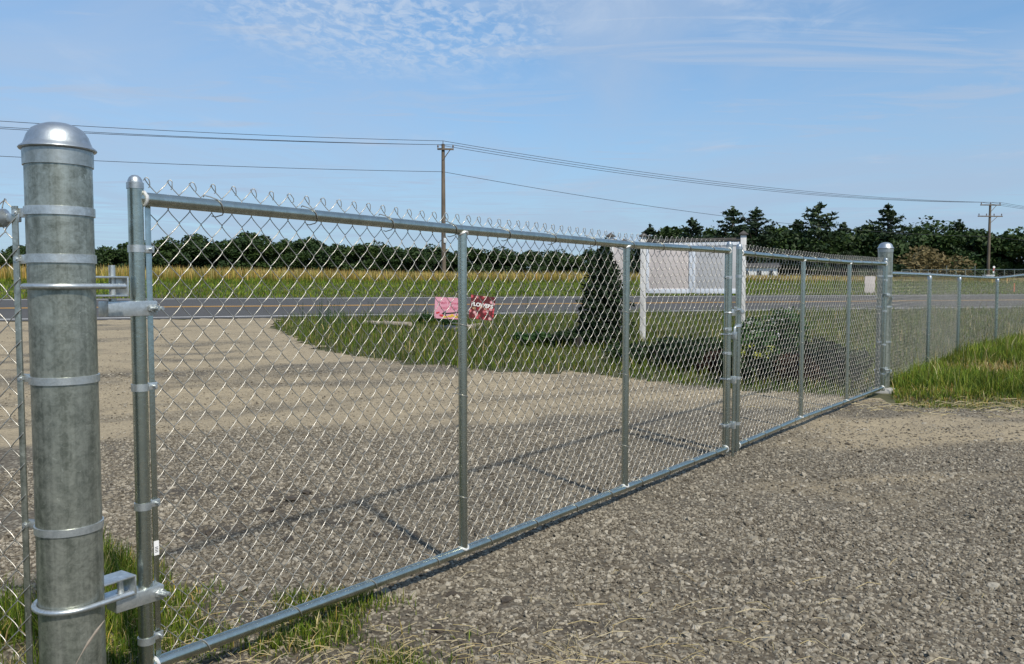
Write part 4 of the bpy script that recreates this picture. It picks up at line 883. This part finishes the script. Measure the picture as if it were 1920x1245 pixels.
for i in range(16):
    xx = -.27 + i * .036; o = MB().lathe([(.024 + random.uniform(-.006, .008), 0), (.006, .003)], (0, 0, 0), 8).build('printed_flower', 'redink' if i < 4 else 'yellowink', t_)
    o.rotation_euler = (math.pi / 2, 0, 0); o.location = (xx, -.0058, bz - .175 + random.uniform(-.02, .025) + (.07 if i < 2 else 0) + .0)
for xx in (-.18, .18): MB().tube([(xx, .008, -.1), (xx, .008, bz)], .004, 6).build('wire_stake', 'galv', t_)
c2 = at(904, 577, YS - .15); t_ = thing('yard_sign', (c2.x, YS - .15, float(th(c2.x, YS))), math.radians(8), 'red flower-print yard sign with white lettering', 'sign'); bz = c2.z - float(th(c2.x, YS))
MB().box((0, 0, bz), (46 * k_, .008, 44 * k_), Matrix.Rotation(math.radians(7), 3, 'Y')).build('sign_board', 'flowerprint', t_)
text_mesh('lettering', 'FLOWERS', .108, 'whiteink', t_, (.0, -.0065, bz + .05), math.radians(9), 0, .004)
for xx in (-.15, .15): MB().tube([(xx, .008, -.1), (xx, .008, bz)], .004, 6).build('wire_stake', 'galv', t_)
# timbers edging the bed
for (a_, b_, lb) in (((684, 610), (770, 617), 'bleached timber edging the flower bed, set a little apart'), ((818, 619), (866, 622), 'bleached timber edging the flower bed in front of the pink sign'), ((868, 620), (902, 610), 'short bleached timber edging the flower bed under the red sign')):
    A = gp(*a_); B = gp(*b_); d = (B - A); ln = d.length; b = MB(); n_ = 7
    b.tube([(ln * k / (n_ - 1), .008 * math.sin(k * 1.7), .05 + .006 * math.sin(k * 2.3)) for k in range(n_)], [.060 + .008 * math.sin(k * 3.1) for k in range(n_)], 9); b.tube([(ln * .35, .02, .06), (ln * .40, .09, .13)], [.022, .014], 6)
    o = tag(b.build('edging_timber', 'log'), lb, 'log'); o.location = A; o.rotation_euler = (0, 0, math.atan2(d.y, d.x))
# dark sill of the raised bed and its plants
A = gp(985, 642); B = gp(1092, 655); d = B - A; o = MB().box((d.length / 2, 0, .07), (d.length, .14, .2), bev=.01).build('bed_sill', 'sill'); o.location = A; o.rotation_euler = (0, 0, math.atan2(d.y, d.x)); tag(o, 'dark timber sill edging the raised bed left of the conical evergreen', 'edging')
PLN = [('shrub', 1250, 690, .46, .55, 'dark_leaf', 'low dark shrub under the two-panel sign'), ('shrub', 1320, 692, .48, .58, 'dark_leaf', 'low dark shrub under the grey sign panel'), ('shrub', 1345, 702, .34, .30, 'red_leaf', 'dark red leafy shrub near the drop rod'), ('shrub', 1195, 680, .38, .45, 'dark_leaf', 'low dark shrub at the foot of the sign post'), ('shrub', 1060, 652, .30, .34, 'dark_leaf', 'low dark shrub on the timber sill'), ('shrub', 1010, 648, .26, .3, 'shrub_leaf', 'small green shrub at the end of the timber sill'),
       ('shrub', 1420, 715, .85, .45, 'shrub_leaf', 'leafy green shrub with white flowers behind the gate leaf by the fence'), ('shrub', 1470, 700, .95, .40, 'shrub_leaf', 'tall loose shrub with white flowers at the upright'), ('shrub', 1412, 722, .50, .30, 'dark_leaf', 'dark shrub below the yellow-green flower heads'), ('shrub', 1535, 708, .6, .5, 'dark_leaf', 'dark purple-green shrub behind the gate leaf by the fence'), ('shrub', 1490, 722, .42, .40, 'red_leaf', 'low dark red shrub below the white flowers'), ('shrub', 1575, 720, .5, .42, 'dark_leaf', 'low dark shrub close to the domed post'), ('shrub', 838, 612, .26, .34, 'shrub_leaf', 'green leafy plant at the foot of the pink sign'), ('shrub', 800, 606, .22, .24, 'shrub_leaf', 'small green plant left of the pink sign')]
for i, (nm, px, py, h, r_, lf_, lb) in enumerate(PLN):
    bush(nm, px, py, h, r_, 3000, .028 if h < .6 else .034, lf_, lb, 'plant', flowers={6: ('white_petal', 16, .018), 7: ('white_petal', 14, .018), 8: ('yellow_leaf', 26, .028)}.get(i))
# tall weeds standing in front of the road
for i in range(26):
    px = random.uniform(560, 800) if i < 18 else random.uniform(905, 1080); q = gp(px, random.uniform(606, 626)); b = MB(); h = random.uniform(.3, .75)
    for k in range(4):
        a = random.uniform(0, 6.28); l_ = random.uniform(.04, .16); hh = h * random.uniform(.6, 1); b.tube([(0, 0, 0), (l_ * .4 * math.cos(a), l_ * .4 * math.sin(a), hh * .6), (l_ * math.cos(a), l_ * math.sin(a), hh)], [.004, .003, .0015], 5)
        for j in range(5):
            f_ = random.uniform(.45, 1); c_ = Vector((l_ * f_ * math.cos(a), l_ * f_ * math.sin(a), hh * f_)); a2 = random.uniform(0, 6.28); e = Vector((math.cos(a2), math.sin(a2), .5)) * .035; sdv = Vector((-e.y, e.x, 0)) * .3; b.add([c_, c_ + e * .5 + sdv, c_ + e, c_ + e * .5 - sdv], [(0, 1, 2, 3)], False)
    o = tag(b.build('weed', 'shrub_leaf'), 'thin tall weed standing at the edge of the lawn before the road', 'plant', 'tall weeds along the lawn edge'); o.location = q

# ------------------------------------------------------------------ things beyond the road on the right
def far_base(px, Y): q = at(px, 530, Y); return Vector((q.x, q.y, float(th(q.x, q.y))))
q = far_base(1418, 96); t_ = thing('shed', q, math.radians(-12), 'small low white building with dark windows beyond the road', 'building')
wl = MB(); wl.box((0, 0, .85), (4.4, 3, 1.7)); wl.build('wall', 'shed', t_)
rf = MB(); rf.add([(-2.5, -1.8, 1.66), (2.5, -1.8, 1.66), (2.5, 1.8, 1.66), (-2.5, 1.8, 1.66), (-2.5, 0, 2.2), (2.5, 0, 2.2)], [(0, 1, 5, 4), (2, 3, 4, 5), (0, 4, 3), (1, 2, 5), (0, 3, 2, 1)], False); rf.build('roof', 'capdark', t_)
for x in (-1.2, .2, 1.5): w_ = MB().box((x, -1.51, 1.0), (.62, .05, .7), bev=.005).build('window', 'shed', t_); MB().box((x, -1.54, 1.0), (.5, .03, .58)).build('pane', 'glass', w_)
q = far_base(1631, 39.6); t_ = thing('notice_board', q, math.radians(-10), 'plain pale board on two posts on the far verge behind the gate', 'sign')
hb_ = zat(1631, 518, 39.6) - q.z
MB().box((0, 0, hb_ - .45), (.47, .03, .90), bev=.004).build('board', 'panelpink', t_)
for x in (-.17, .17): MB().box((x, .05, hb_ / 2 - .2), (.07, .06, hb_ + .4)).build('leg', 'white', t_)
# distant chain-link fence
q0 = far_base(1690, 74); t_ = thing('chain_link_fence', q0, 0, 'low distant chain-link fence in front of the dark trees', 'fence'); q1 = far_base(2020, 66) - q0; n_ = 19
zt1 = 1.15
MB().tube([(0, 0, zt1), (q1.x, q1.y, q1.z + zt1)], .025, 6).build('top_rail', 'galv', t_)
for k in range(n_):
    q = q1 * (k / (n_ - 1)); MB().tube([(q.x, q.y, q.z - .2), (q.x, q.y, q.z + zt1 + (.35 if k in (5, 8) else .03))], .035, 6).build('line_post', 'post', t_)
def dmap(V): f_ = V[:, 0] / dl; return np.stack([q1.x * f_, q1.y * f_ + V[:, 1], V[:, 2] + q1.z * f_], 1)
dl = q1.length; fabric('chain_link_mesh', dl, .03, 12, .12, .18, .005, .004, 2, 3, 'wire', t_, dmap, False, 3)
q = far_base(1862, 70); t_ = thing('marker_post', q, 0, 'slim post with white and red reflectors before the distant fence', 'marker'); h = zat(1862, 499, 70) - q.z
MB().tube([(0, 0, -.1), (0, 0, h)], .04, 8).build('post_shaft', 'galv', t_)
for dz, m_ in ((.1, 'whiteink'), (.32, 'red'), (.52, 'whiteink')): o = MB().lathe([(.10, 0), (.11, .02), (.09, .05)], (0, 0, 0), 14).build('reflector', m_, t_); o.rotation_euler = (math.pi / 2, 0, 0); o.location = (0, -.04, h - dz)
q = far_base(1853, 64); t_ = thing('utility_cabinet', q, 0, 'pale blue utility cabinet below the pole with two crossarms', 'cabinet'); h = zat(1853, 517, 64) - q.z
MB().box((0, 0, h / 2), (.62, .5, h), bev=.03).build('cabinet_body', 'paleblue', t_); MB().box((0, 0, h + .03), (.70, .58, .06), bev=.02).build('cabinet_lid', 'shed', t_)
q = far_base(1902, 44); o = tag(MB().tube([(0, 0, -.1), (0, 0, .4), (0, 0, zat(1902, 531, 44) - q.z)], [.035, .032, .028], 8).build('marker_stake', 'orange'), 'short orange marker stake on the far verge', 'marker'); o.location = q
# concrete collar at the far post
tag_ = MB().lathe([(.17, -.1), (.17, .02), (.15, .045), (.09, .055)], (0, 0, 0), 24).build('footing', 'concrete', postB)
